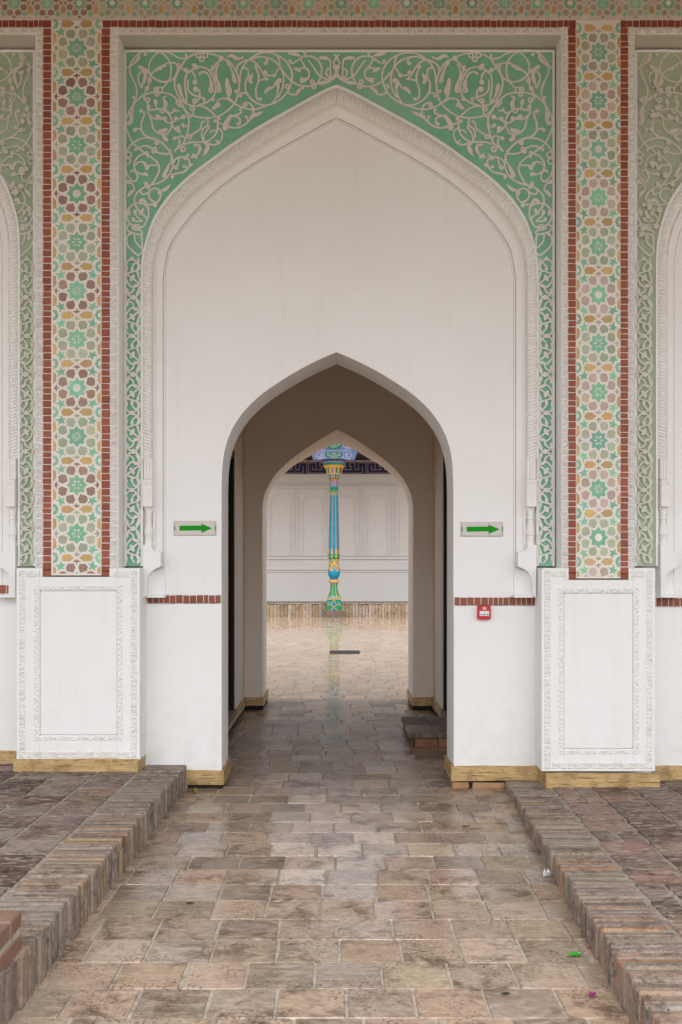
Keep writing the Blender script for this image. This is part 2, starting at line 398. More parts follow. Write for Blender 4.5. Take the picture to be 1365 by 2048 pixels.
# scrollwork strokes, traced in four patches of the spandrel: (origin x, origin y, scale), strokes, rings, blobs, leaves
A0, B0, C0, E0 = (245, 95, .1612), (455, 95, .1685), (240, 270, .1612), (200, 470, .1099)
STROKES = [
 (A0, 27, [[(90, 240), (130, 160), (190, 90), (270, 50), (370, 35), (450, 50), (530, 100), (590, 180), (607, 270), (595, 370), (550, 450), (500, 505)],
  [(800, 110), (770, 140), (700, 130), (620, 85), (540, 55), (460, 60), (390, 110), (340, 190), (330, 270), (350, 340), (420, 400), (510, 428), (580, 420), (640, 380), (680, 310), (690, 250)],
  [(90, 240), (105, 330), (150, 430), (180, 520), (175, 610), (140, 700), (125, 800), (130, 900), (110, 950)], [(45, 250), (90, 240), (150, 190), (200, 110), (215, 90)],
  [(640, 1290), (740, 1210), (790, 1120), (825, 980), (820, 870), (760, 750), (690, 660), (590, 580), (430, 555), (300, 580), (200, 640), (120, 740), (60, 860), (48, 970), (80, 1080), (140, 1190), (220, 1270)],
  [(1360, 280), (1320, 200), (1260, 140), (1140, 90), (1020, 68), (900, 85), (800, 140), (740, 230), (670, 350), (650, 450), (680, 570), (740, 660), (820, 710), (900, 725), (1000, 735), (1090, 785), (1160, 860)],
  [(700, 660), (760, 740), (800, 800), (870, 845), (960, 868), (1080, 875), (1200, 850), (1300, 790), (1365, 735)],
  [(860, 290), (800, 330), (780, 420), (785, 520), (800, 620), (790, 700)], [(820, 400), (815, 480), (830, 540), (880, 590), (960, 615), (1020, 640), (1010, 680)],
  [(860, 290), (900, 350), (910, 410)], [(960, 520), (955, 640), (900, 680), (880, 760), (880, 830), (820, 880)], [(690, 470), (730, 560), (760, 640), (800, 690)],
  [(960, 340), (990, 305), (1050, 320), (1090, 380), (1100, 460), (1090, 530)], [(870, 215), (930, 240), (1010, 250), (1080, 290), (1130, 380), (1160, 480), (1150, 570), (1110, 640), (1030, 690), (940, 720)],
  [(1260, 140), (1180, 190), (1130, 260), (1080, 290)], [(1200, 200), (1165, 290), (1180, 400), (1220, 490), (1200, 540)], [(1110, 220), (1140, 330), (1165, 420)],
  [(230, 800), (265, 800), (270, 850), (240, 940), (245, 1040), (300, 1100), (420, 1140), (500, 1190), (570, 1260), (610, 1300)],
  [(310, 790), (400, 770), (470, 765), (540, 785), (600, 860), (620, 940), (590, 1030), (540, 1080), (440, 1060), (385, 1000), (370, 930), (360, 880)],
  [(310, 800), (360, 860), (420, 900)], [(420, 890), (500, 890), (560, 930), (620, 935), (690, 890), (790, 870)], [(610, 930), (640, 1000), (700, 1040)], [(440, 1040), (500, 1020), (550, 1010)],
  [(500, 1080), (520, 1130), (560, 1150)], [(150, 1050), (160, 1010), (230, 1020), (270, 1080), (330, 1120)], [(730, 960), (770, 990), (820, 960)],
  [(280, 590), (275, 640), (320, 700), (320, 780)], [(510, 760), (530, 690), (510, 630), (550, 605)], [(540, 710), (540, 770)], [(430, 760), (410, 680)], [(540, 790), (600, 815), (650, 790), (710, 785)],
  [(340, 300), (270, 260), (220, 230)], [(240, 500), (200, 400), (215, 320), (290, 300), (350, 340), (320, 410), (330, 470), (290, 540), (270, 620)], [(350, 340), (420, 280), (500, 230), (580, 195), (660, 200), (700, 240), (780, 280), (850, 290), (900, 245)],
  [(840, 1110), (900, 1060), (970, 1010), (990, 930), (1030, 920)], [(1060, 880), (1060, 960), (1000, 1020), (985, 1100), (1020, 1170)], [(1050, 980), (1080, 990), (1020, 1080), (1020, 1170), (1100, 1140), (1170, 1060), (1185, 960), (1190, 890)],
  [(740, 1210), (850, 1180), (960, 1175), (1040, 1180), (1120, 1210), (1200, 1190), (1240, 1110), (1235, 1040), (1190, 1000)], [(1090, 1060), (1130, 1030), (1180, 1030)], [(1160, 1150), (1190, 1180), (1180, 1200)],
  [(1150, 920), (1230, 950), (1290, 960), (1365, 1000)], [(1250, 1000), (1280, 920), (1350, 830)], [(1270, 1020), (1300, 1010), (1300, 970), (1330, 900), (1365, 840)],
  [(1290, 390), (1290, 500), (1320, 620), (1365, 670)], [(1300, 400), (1330, 500), (1320, 620)], [(1120, 760), (1170, 700), (1200, 650), (1280, 635), (1365, 680)], [(1120, 770), (1180, 730)],
  [(700, 1130), (710, 1200), (650, 1290)], [(660, 1130), (740, 1100), (780, 1130)], [(930, 1210), (960, 1240), (950, 1300)]]),
 (B0, 26, [[(0, 150), (60, 210), (110, 300), (140, 400), (140, 500), (110, 620), (50, 710), (0, 750)],
  [(130, 560), (150, 400), (160, 300), (200, 210), (280, 130), (380, 75), (480, 65), (580, 90), (680, 150), (740, 230), (770, 320), (760, 420), (720, 520), (640, 610), (540, 670), (440, 690), (350, 660), (270, 600), (220, 510), (220, 420), (250, 330), (240, 260), (200, 250)],
  [(110, 290), (120, 230), (170, 180), (260, 150), (340, 190), (400, 270), (440, 340), (490, 385)], [(280, 150), (360, 115), (450, 120), (540, 150), (620, 220), (660, 310), (670, 400), (650, 500), (600, 600)],
  [(590, 90), (620, 160), (630, 240), (690, 320), (760, 400), (850, 450), (960, 465), (1060, 430), (1110, 350), (1120, 250), (1080, 160), (1000, 110), (900, 110)], [(560, 340), (600, 270), (625, 230)],
  [(340, 250), (370, 320), (370, 400), (340, 500), (350, 600), (390, 630)], [(370, 400), (420, 385), (490, 380)], [(440, 300), (480, 330), (560, 340)], [(460, 210), (480, 170), (460, 130)], [(450, 550), (480, 500), (540, 480), (590, 400), (630, 390)],
  [(590, 430), (600, 520), (580, 600), (540, 660)], [(0, 600), (90, 670), (190, 720), (310, 740), (430, 710), (480, 690)], [(190, 690), (230, 655), (290, 690), (310, 760), (290, 830), (220, 910), (120, 955), (10, 950)],
  [(210, 830), (240, 830), (240, 890)], [(0, 860), (50, 820), (130, 830), (155, 890), (130, 920)], [(20, 830), (90, 810), (160, 780), (160, 740)], [(720, 530), (760, 560), (830, 555), (870, 490), (900, 490)],
  [(740, 190), (800, 180), (870, 130), (920, 95), (930, 60)], [(870, 140), (920, 230), (970, 290), (960, 370), (900, 410), (870, 420)], [(860, 250), (930, 250), (970, 290)],
  [(960, 150), (1020, 230), (1080, 320), (1150, 370), (1240, 385), (1290, 340), (1310, 260)], [(1240, 385), (1180, 330), (1180, 280), (1210, 250)], [(1215, 150), (1225, 220), (1225, 300), (1235, 390)], [(1060, 430), (1150, 425), (1230, 400)], [(1270, 170), (1297, 110), (1330, 95)],
  [(1250, 170), (1280, 220), (1310, 250)], [(1310, 260), (1280, 320), (1240, 385)], [(0, 190), (50, 260), (70, 380), (100, 420)], [(150, 550), (220, 545), (270, 600)], [(260, 330), (270, 380), (290, 420)]]),
 (C0, 27, [[(240, 170), (330, 240), (420, 300), (480, 370), (490, 450), (450, 540), (390, 620), (290, 660), (210, 730), (185, 800), (195, 870), (240, 940), (300, 1000), (340, 1040)],
  [(70, 400), (66, 320), (80, 230), (140, 130), (220, 70), (330, 40), (440, 60), (540, 120), (620, 210), (655, 310), (650, 420), (590, 530), (500, 590), (400, 625)],
  [(340, 230), (250, 260), (190, 330), (180, 400), (210, 460), (270, 490), (340, 500)], [(190, 380), (240, 340), (310, 345), (345, 400)], [(340, 430), (370, 380), (430, 380), (490, 380)], [(330, 440), (320, 390), (290, 345)],
  [(640, 230), (560, 240), (470, 220), (400, 170), (320, 140), (240, 160), (200, 190)], [(650, 240), (640, 330), (580, 420), (545, 490), (570, 520)], [(580, 420), (610, 430)],
  [(640, 500), (720, 480), (800, 460), (860, 390), (860, 310), (820, 280), (760, 280), (700, 300), (660, 360)], [(680, 400), (720, 380), (740, 290)], [(810, 400), (850, 410)], [(820, 290), (860, 235)], [(880, 280), (940, 270), (1000, 200), (990, 130), (940, 130)],
  [(70, 420), (110, 520), (180, 580), (220, 540), (210, 480), (160, 440), (140, 470)], [(80, 560), (140, 590), (180, 660), (170, 700), (100, 760)],
  [(390, 680), (440, 665), (490, 690), (510, 730), (500, 790), (450, 850), (360, 870), (280, 855), (190, 855), (110, 920), (90, 1010), (130, 1100), (220, 1150), (290, 1140), (330, 1080), (360, 990), (350, 900), (300, 860)],
  [(380, 690), (360, 750), (390, 810), (450, 840)], [(260, 700), (290, 740), (350, 720), (390, 680)], [(200, 940), (210, 1010), (270, 1060)], [(150, 1060), (220, 1075), (290, 1070)],
  [(140, 1100), (90, 1150), (120, 1200), (200, 1230), (270, 1240)], [(150, 1150), (200, 1120), (260, 1140), (220, 1180), (150, 1160)], [(230, 1180), (280, 1200), (270, 1260), (290, 1300)], [(120, 1230), (90, 1290), (100, 1370), (160, 1440), (230, 1500)], [(180, 1240), (200, 1330), (270, 1400), (280, 1330), (270, 1260)], [(270, 1400), (290, 1440), (260, 1480), (230, 1500)]]),
]
LEAVES = [(A0, 50, [[(215, 90), (195, 150), (110, 240)], [(250, 480), (280, 400), (285, 320), (230, 260)], [(90, 800), (115, 880), (100, 950)], [(420, 720), (415, 680), (405, 640)], [(640, 1000), (690, 1030), (730, 1070)], [(700, 450), (715, 520), (740, 620)],
   [(1080, 560), (1110, 470), (1090, 380)], [(1210, 550), (1200, 480), (1180, 390)], [(1300, 380), (1310, 480), (1320, 600)], [(1120, 770), (1160, 740), (1200, 700)], [(1260, 1020), (1300, 930), (1350, 830)], [(1060, 1200), (1055, 1260), (1010, 1295)], [(870, 210), (900, 230), (950, 250)], [(540, 760), (540, 700), (515, 640)],
   [(440, 860), (470, 880), (500, 890)], [(560, 1010), (520, 1040), (440, 1050)], [(520, 1080), (530, 1140), (570, 1160)], [(200, 230), (240, 260), (320, 290)]]),
  (B0, 46, [[(0, 120), (60, 105), (120, 140), (190, 130)], [(30, 460), (35, 530), (20, 600)], [(300, 820), (360, 800), (425, 765)], [(720, 75), (800, 85), (880, 110)], [(790, 250), (840, 270), (880, 300)], [(1080, 130), (1150, 130), (1230, 150)], [(440, 550), (490, 500), (540, 480)], [(870, 420), (900, 390), (960, 370)], [(1070, 435), (1140, 425), (1230, 405)], [(820, 560), (850, 520), (880, 490)], [(60, 400), (90, 390), (60, 270)], [(260, 420), (280, 360), (310, 310)], [(580, 400), (600, 450), (610, 520)]]),
  (C0, 46, [[(850, 390), (880, 380), (915, 365)], [(900, 240), (940, 270), (970, 300)], [(1040, 90), (1095, 150), (1070, 220), (1030, 265)], [(510, 690), (570, 680), (635, 615)], [(240, 830), (290, 810), (350, 865)], [(270, 970), (285, 940), (290, 910)], [(120, 930), (120, 970), (130, 1010)], [(340, 520), (330, 490), (290, 480)], [(980, 130), (1000, 180), (960, 250)], [(330, 440), (350, 410), (380, 380)], [(200, 1000), (190, 960), (210, 930)], [(550, 500), (580, 450), (620, 390)], [(340, 290), (350, 260), (320, 240)], [(100, 770), (140, 720), (180, 690)], [(70, 540), (100, 590), (150, 600)]])]
RINGS = [(A0, [(500, 790, 26), (465, 535, 36), (425, 525, 24), (435, 590, 20), (945, 105, 27), (1035, 105, 27), (990, 155, 27), (840, 1112, 24), (760, 1265, 26), (700, 690, 28), (720, 720, 22), (905, 670, 26), (870, 765, 26), (320, 660, 24), (705, 235, 22), (1105, 535, 26), (1200, 535, 26), (920, 260, 18), (1195, 720, 18), (430, 1190, 20)]),
  (B0, [(715, 470, 22), (1010, 415, 22), (1030, 470, 22), (210, 690, 20), (295, 830, 16), (330, 805, 14), (890, 390, 18), (620, 400, 22)]),
  (C0, [(790, 185, 28), (115, 250, 34), (105, 330, 34), (500, 725, 18), (440, 180, 20), (420, 215, 16), (330, 610, 18), (355, 650, 18), (820, 295, 18), (870, 30, 22), (560, 505, 22), (265, 975, 16), (465, 100, 16), (700, 410, 20)])]
BLOBS = [(A0, [(440, 280, 26), (480, 265, 30), (525, 235, 26), (345, 420, 32), (310, 515, 34), (790, 290, 32), (905, 440, 34), (915, 525, 40), (330, 745, 30), (440, 865, 32), (530, 890, 34), (670, 890, 30), (760, 870, 34), (160, 1030, 26), (235, 795, 26), (755, 970, 26), (695, 1010, 34), (1200, 890, 26), (1155, 920, 26), (290, 95, 24), (795, 105, 20), (965, 335, 20), (90, 945, 32), (245, 500, 20), (145, 630, 22), (550, 1150, 26), (660, 1130, 22), (1280, 1010, 34), (1230, 140, 36), (1130, 655, 24), (650, 780, 22), (1020, 650, 22), (355, 880, 18), (920, 1215, 22), (210, 110, 22)]),
  (B0, [(455, 195, 24), (180, 130, 20), (345, 235, 28), (455, 300, 26), (560, 340, 26), (395, 620, 22), (105, 530, 24), (160, 585, 22), (285, 420, 24), (160, 745, 22), (130, 915, 24), (225, 830, 18), (745, 170, 22), (925, 70, 24), (895, 495, 20), (100, 415, 22), (1310, 245, 34), (500, 490, 22), (205, 250, 18)]),
  (C0, [(655, 530, 26), (445, 880, 30), (200, 190, 22), (340, 230, 26), (805, 400, 24), (685, 50, 26), (940, 130, 22), (265, 700, 20), (170, 1050, 26), (260, 830, 24), (120, 755, 20), (130, 1235, 26), (200, 1160, 24), (350, 905, 20), (590, 70, 24)])]
D_STROKES = [[(575, 580), (500, 620), (465, 700), (470, 790), (500, 850)], [(575, 580), (650, 620), (710, 680), (715, 740), (680, 790), (590, 810), (500, 850), (470, 920), (490, 1000), (560, 1080), (640, 1085), (700, 1040), (715, 960), (690, 880), (670, 800)],
  [(680, 560), (700, 620), (640, 650), (580, 720), (570, 790)], [(670, 650), (690, 720), (660, 790)], [(500, 870), (560, 920), (585, 930), (620, 960), (690, 1020)], [(600, 1090), (600, 1150), (550, 1200), (490, 1220)], [(710, 1060), (730, 1140), (690, 1220), (640, 1280)], [(510, 1240), (600, 1280)], [(700, 1090), (690, 1150), (650, 1230)]]
D_BLOBS = [(585, 930, 42), (600, 890, 28), (555, 965, 26), (575, 575, 38), (600, 1280, 48), (685, 840, 28), (570, 770, 26), (465, 760, 26)]
D_LEAVES = [[(480, 1110), (490, 1170), (490, 1230)], [(465, 680), (475, 740), (470, 800)], [(560, 730), (580, 760), (570, 800)], [(600, 1090), (640, 1065), (690, 1050)], [(480, 1220), (460, 1260), (480, 1290)]]

def scroll_mesh(to_xz, y, wk=1.0, inside=None, seed=1, band=(520, 1122)):
    """all vines of one half spandrel as flat ribbons a few millimetres proud, each at its own height"""
    mb = MB(); lift = [(seed % 2) * .5]
    def ribbon(pts, w0, taper=False):
        pts = smooth(pts, 5); n = len(pts); lift[0] += 1; yy = y - .0022 - lift[0] * .000035
        rows = []
        for i, p in enumerate(pts):
            a = pts[max(0, i - 1)]; b = pts[min(n - 1, i + 1)]; dx, dz = b[0] - a[0], b[1] - a[1]; l = sqrt(dx * dx + dz * dz) or 1
            t = i / (n - 1); w = w0 * .5 * wk
            if taper: w *= max(.06, sin(pi * min(1, .08 + t * .9)) ** .8)
            else: w *= .86 + .28 * noise.noise((p[0] * .05 + seed, p[1] * .05, lift[0]))
            rows.append(((p[0] - dz / l * w, p[1] + dx / l * w), (p[0] + dz / l * w, p[1] - dx / l * w)))
        for (a, b), (c, d) in zip(rows, rows[1:]):
            q = [to_xz(*p) for p in (a, b, d, c)]
            if inside and any(inside(x, z) for x, z in q): continue
            mb.poly([(x, yy - .00003 * len(mb.f) / 4000, z) for x, z in q])
    def disc(cx, cy, r, hole=0):
        lift[0] += 1; yy = y - .0022 - lift[0] * .000035; n = 14
        o = [to_xz(cx + r * cos(2 * pi * k / n), cy + r * sin(2 * pi * k / n)) for k in range(n)]
        if inside and any(inside(x, z) for x, z in o): return
        if hole:
            h = [to_xz(cx + hole * cos(2 * pi * k / n), cy + hole * sin(2 * pi * k / n)) for k in range(n)]
            for k in range(n):
                j = (k + 1) % n; mb.poly([(p[0], yy, p[1]) for p in (o[k], o[j], h[j], h[k])])
        else: mb.poly([(x, yy, z) for x, z in o])
    T = lambda o, p: (o[0] + p[0] * o[2], o[1] + p[1] * o[2])
    for o, w, ss in STROKES:
        for s in ss: ribbon([T(o, p) for p in s], w * o[2])
    for o, w, ss in LEAVES:
        for s in ss: ribbon([T(o, p) for p in s], w * o[2], True)
    for o, ss in RINGS:
        for cx, cy, r in ss: disc(*T(o, (cx, cy)), (r + 11) * o[2], (r - 11) * o[2])
    for o, ss in BLOBS:
        for cx, cy, r in ss: disc(*T(o, (cx, cy)), r * o[2] * .92)
    # the vine that climbs the narrow band, a unit and its mirror image in turn
    U = 700 * E0[2]; y0 = 519.0; k = 0
    while y0 + k * U < band[1]:
        base = y0 + k * U
        def t(p):
            v = (p[1] - 580) * E0[2]
            if k % 2: v = U - v
            return (E0[0] + 2 + p[0] * E0[2], base + v)
        ok = lambda s: True
        for s in D_STROKES:
            if ok(s): ribbon([t(p) for p in s], 38 * E0[2])
        for s in D_LEAVES:
            if ok(s): ribbon([t(p) for p in s], 60 * E0[2], True)
        for cx, cy, r in D_BLOBS:
            if ok([(cx, cy)]): disc(*t((cx, cy)), r * E0[2])
        k += 1
    return mb

def make_niche(cx, dz, xl, xr, zb, green, sxr, name_label=None, wk=1.0, seed=1, shift=0.0, tone=None):
    """pointed niche: moulded surround (the part), green spandrel, vines, rope moulding, balusters and brackets (sub-parts)"""
    ZR = Z(919, PA)
    k = dict(cx=cx, dz=dz)
    def both(pts, d, zbot, n1, n2): return half(pts, d, 673.5, zbot, n1, n2, -1, 1.0, **k), half(pts, d, 673.5, zbot, n1, n2, 1, sxr, **k)
    ro, ri = both(ROPE_OUT, PA, zb, 30, 60), both(ROPE_IN, PA, zb, 30, 60)
    la, lb = both(LINE_A, 6.48, Z(1104), 30, 60), both(LINE_B, 6.5, Z(1194), 30, 60)
    ri2 = both(ROPE_IN, PA, Z(1104), 30, 60)
    mb = MB()
    for s in (0, 1):
        lerp = lambda t: [(a[0] + (b[0] - a[0]) * t, a[1] + (b[1] - a[1]) * t) for a, b in zip(ri2[s], la[s])]
        loft(mb, [(ri2[s], YP + .005), (lerp(.12), YP + .025), (lerp(.35), YP + .040), (lerp(.7), -.022), (la[s], -.018), (la[s], .002)])
        # bottom return of the splay
        pr = [(ri2[s][0], YP + .005), (lerp(.12)[0], YP + .025), (lerp(.35)[0], YP + .040), (lerp(.7)[0], -.016), (la[s][0], -.012), (la[s][0], .002), (ri2[s][0], .002)]
        mb.poly([(p[0], y, p[1]) for p, y in pr])
        inset = lambda t: [(a[0] + (b[0] - a[0]) * t, a[1] + (b[1] - a[1]) * t) for a, b in zip(la2[s], lb[s])]
        la2 = both(LINE_A, 6.48, Z(1194), 30, 60)
        loft(mb, [(inset(.2), .002), (inset(.3), -.012), (inset(.85), -.013), (lb[s], .002)])
        mb.poly([(p[0], y, p[1]) for p, y in ((inset(.12)[0], .002), (inset(.2)[0], -.007), (inset(.85)[0], -.007), (lb[s][0], .002))])
    part = mb.build('niche', 'white', wall)
    # spandrel panel
    mb = MB(); zt = Z(101, PA)
    rect_minus(mb, ro[0], ro[1], xl, xr, zt, YP, green)
    for xe in (xl, xr):
        h = ro[0] if xe == xl else ro[1]
        mb.poly([(xe, YP, zb), (h[0][0], YP, zb), (h[0][0], .0, zb), (xe, .0, zb)], green)
    mb.build('spandrel_panel', 'green', part)
    # vines
    for s, side in ((0, -1), (1, 1)):
        kx = ((cx - xl) if side < 0 else (xr - cx)) / ((673.5 - 249.4) * PA / F)
        ins = (lambda x, z: z < zb + .012 or in_arch(x, z, ro[0], ro[1])) if (dz or cx > 1 or cx < -1) else (lambda x, z: z < zb + .012)
        mv = scroll_mesh(lambda px, py: (cx + side * (673.5 - px) * PA / F * kx, Z(py, PA)), YP, wk, ins, seed + s)
        if shift:
            # a second, looser growth of leaves and flower heads
            r2 = random.Random(seed * 3 + s)
            for _ in range(46):
                px = r2.uniform(256, 300) if r2.random() < .4 else r2.uniform(256, 640); py = r2.uniform(108, 480)
                x, z = cx + side * (673.5 - px) * PA / F * kx, Z(py, PA); r = r2.uniform(.016, .03)
                pts = [(x + r * (1 if q % 2 else .55) * cos(2 * pi * q / 12), z + r * (1 if q % 2 else .55) * sin(2 * pi * q / 12)) for q in range(12)]
                if any(in_arch(a, b, ro[0], ro[1]) for a, b in pts) or not (xl < x - r and x + r < xr): continue
                mv.poly([(a, YP - .0195 - .00004 * _, b) for a, b in pts])
        mv.build('scrollwork', tone or 'scroll', part)
    # plain fillet around the panel and the twisted rope inside it
    fr = [both(ROPE_OUT, PA, zb, 30, 60)[s] for s in (0, 1)]
    mb = MB()
    for s in (0, 1):
        f = lambda t: [(a[0] + (b[0] - a[0]) * t, a[1] + (b[1] - a[1]) * t) for a, b in zip(ro[s], ri[s])]
        loft(mb, [(f(-.02), YP + .002), (f(-.01), YP - .010), (f(.19), YP - .010), (f(.2), YP + .01)])
    e = .012
    mb.box(xl - .002, xl + e, YP - .006, .0, zb, zt); mb.box(xr - e, xr + .002, YP - .006, .0, zb, zt); mb.box(xl + e, xr - e, YP - .006, .0, zt - e, zt + .002)
    mb.build('fillet', 'white', part)
    for s, side in ((0, -1), (1, 1)):
        N1, N2 = 520, 760
        o_ = half(ROPE_OUT, PA, 673.5, ZR, N1, N2, side, (1, sxr)[s], **k); i_ = half(ROPE_IN, PA, 673.5, ZR, N1, N2, side, (1, sxr)[s], **k)
        rows = []; sl = 0; NT = 9
        for j, (a, b) in enumerate(zip(o_, i_)):
            if j: sl += math.dist(a, o_[j - 1])
            r = []
            for t_ in range(NT + 1):
                t = .2 + .8 * t_ / NT; u = t_ / NT
                g = .5 + .5 * cos(2 * pi * (sl / .0205 + 1.15 * u))
                hgt = .034 * sqrt(max(0, sin(pi * (.06 + u * .94)))) * (1 - .42 * g ** 1.6) if u < 1 else -.01
                r.append((a[0] + (b[0] - a[0]) * t, YP - hgt + .004, a[1] + (b[1] - a[1]) * t))
            rows.append(r)
        mb = MB(); mb.grid(rows); mb.build('rope_moulding', 'relief', part, True)
    # fluted foot, block, baluster, bracket and console on each side
    for s, side in ((0, -1), (1, 1)):
        sx = (1, sxr)[s]
        def bx(px, d=6.42): return cx + side * (673.5 - px) * d / F * sx
        def bz(py, d=6.42): return Z(py, d)
        mb = MB()
        for q in range(3):
            xa, xb = bx(288.3 + q * 5.7), bx(288.3 + q * 5.7 + 5.4)
            xm = (xa + xb) / 2; r = abs(xb - xa) / 2
            rows = [[(xm + r * cos(pi * t / 6), -.088 - .008 * sin(pi * t / 6), z) for t in range(7)] for z in (bz(918), bz(959))]
            mb.grid(rows)
        mb.box(bx(288), bx(305.5), -.088, 0, bz(959), bz(918))
        mb.box(bx(288), bx(307), -.115, 0, bz(1014), bz(960), bev=.003)
        for a, b in ((290, 296.5), (298.5, 305)): 
            for zz in (962.5, 967.5): mb.box(bx(a), bx(b), -.119, -.114, bz(zz + 3.6), bz(zz), bev=.003)
        # heart-shaped cut, drawn with raised lines
        heart = [(297.5, 1002), (292, 990), (290.5, 984), (293, 980), (296, 982), (297.5, 986), (299, 982), (302, 980), (304.5, 984), (303, 990), (297.5, 1002)]
        hp = [(bx(a), bz(b)) for a, b in heart]
        for (a, b), (c, d) in zip(hp, hp[1:]):
            l = math.dist((a, b), (c, d)) or 1; nx, nz = -(d - b) / l * .0022, (c - a) / l * .0022
            mb.poly([(a + nx, -.1175, b + nz), (c + nx, -.1175, d + nz), (c - nx, -.1175, d - nz), (a - nx, -.1175, b - nz)])
        mb.extrude([(bx(291), bz(1014)), (bx(304), bz(1014)), (bx(297.5), bz(1007))], -.121, -.11)
        prof = [(9.3, 1014), (9.3, 1017), (7.8, 1021), (6.4, 1028), (5.9, 1034), (7.2, 1035.5), (7.2, 1038.5), (5.8, 1040), (6.0, 1046), (7.0, 1053), (8.6, 1060), (9.2, 1065), (8.7, 1069.5), (7.0, 1072.5), (7.6, 1073.5), (7.6, 1075.5), (6.6, 1077), (7.2, 1080), (8.0, 1085), (9.2, 1090)]
        mb.box(bx(282.8), bx(309), -.045, .0, bz(1091), bz(1014.5))
        mb.lathe([(r * 6.42 / F, bz(y_)) for r, y_ in prof][::-1], bx(297.2), -.062, 20)
        mb.build('baluster', 'relief', part)
        mb = MB()
        pts = [(288, 1090), (304, 1090), (307.5, 1101), (323, 1105), (323, 1133), (316, 1135.5), (308, 1140), (302, 1146.5), (298, 1154.5), (296.2, 1164), (296, 1190), (288, 1196)]
        mb.extrude([(bx(a), bz(b)) for a, b in pts], -.105, .001)
        # concave shell under the bracket
        rows = []
        for i in range(9):
            t = i / 8; xx = 296 + 33 * t; yy = -.1045 + .100 * sqrt(max(0, 1 - (1 - t) ** 2)) 
            rows.append([(bx(xx, 6.46), yy, bz(1190)), (bx(xx, 6.46), yy, bz(1156 - 22 * sqrt(t)))])
        mb.grid(rows)
        mb.box(bx(294, 6.43), bx(330.5, 6.43), -.092, .001, bz(1195.5, 6.43), bz(1189.5, 6.43), bev=.003)
        mb.build('bracket', 'white', part)
    return part

GRN = (.21, .50, .345)
NZB = Z(1132, PA)
make_niche(AX, 0.0, X(249.4, PA), X(1109, PA), NZB, GRN, 1.033, seed=1, wk=.97)
CXL, CXR = X(155, FR), X(1197, FR)
BAY = 3.225
PALE = (.36, .46, .33)
make_niche(-BAY - .015, .20, -BAY * 2 + 1.92, X(70.5, PA), NZB, PALE, .985, seed=5, wk=.98, shift=1, tone='scroll_faded')
make_niche(BAY + .03, .10, X(1270.5, PA), BAY * 2 - 1.93, NZB, (.40, .46, .34), .985, seed=9, wk=.95, shift=1, tone='scroll_faded')

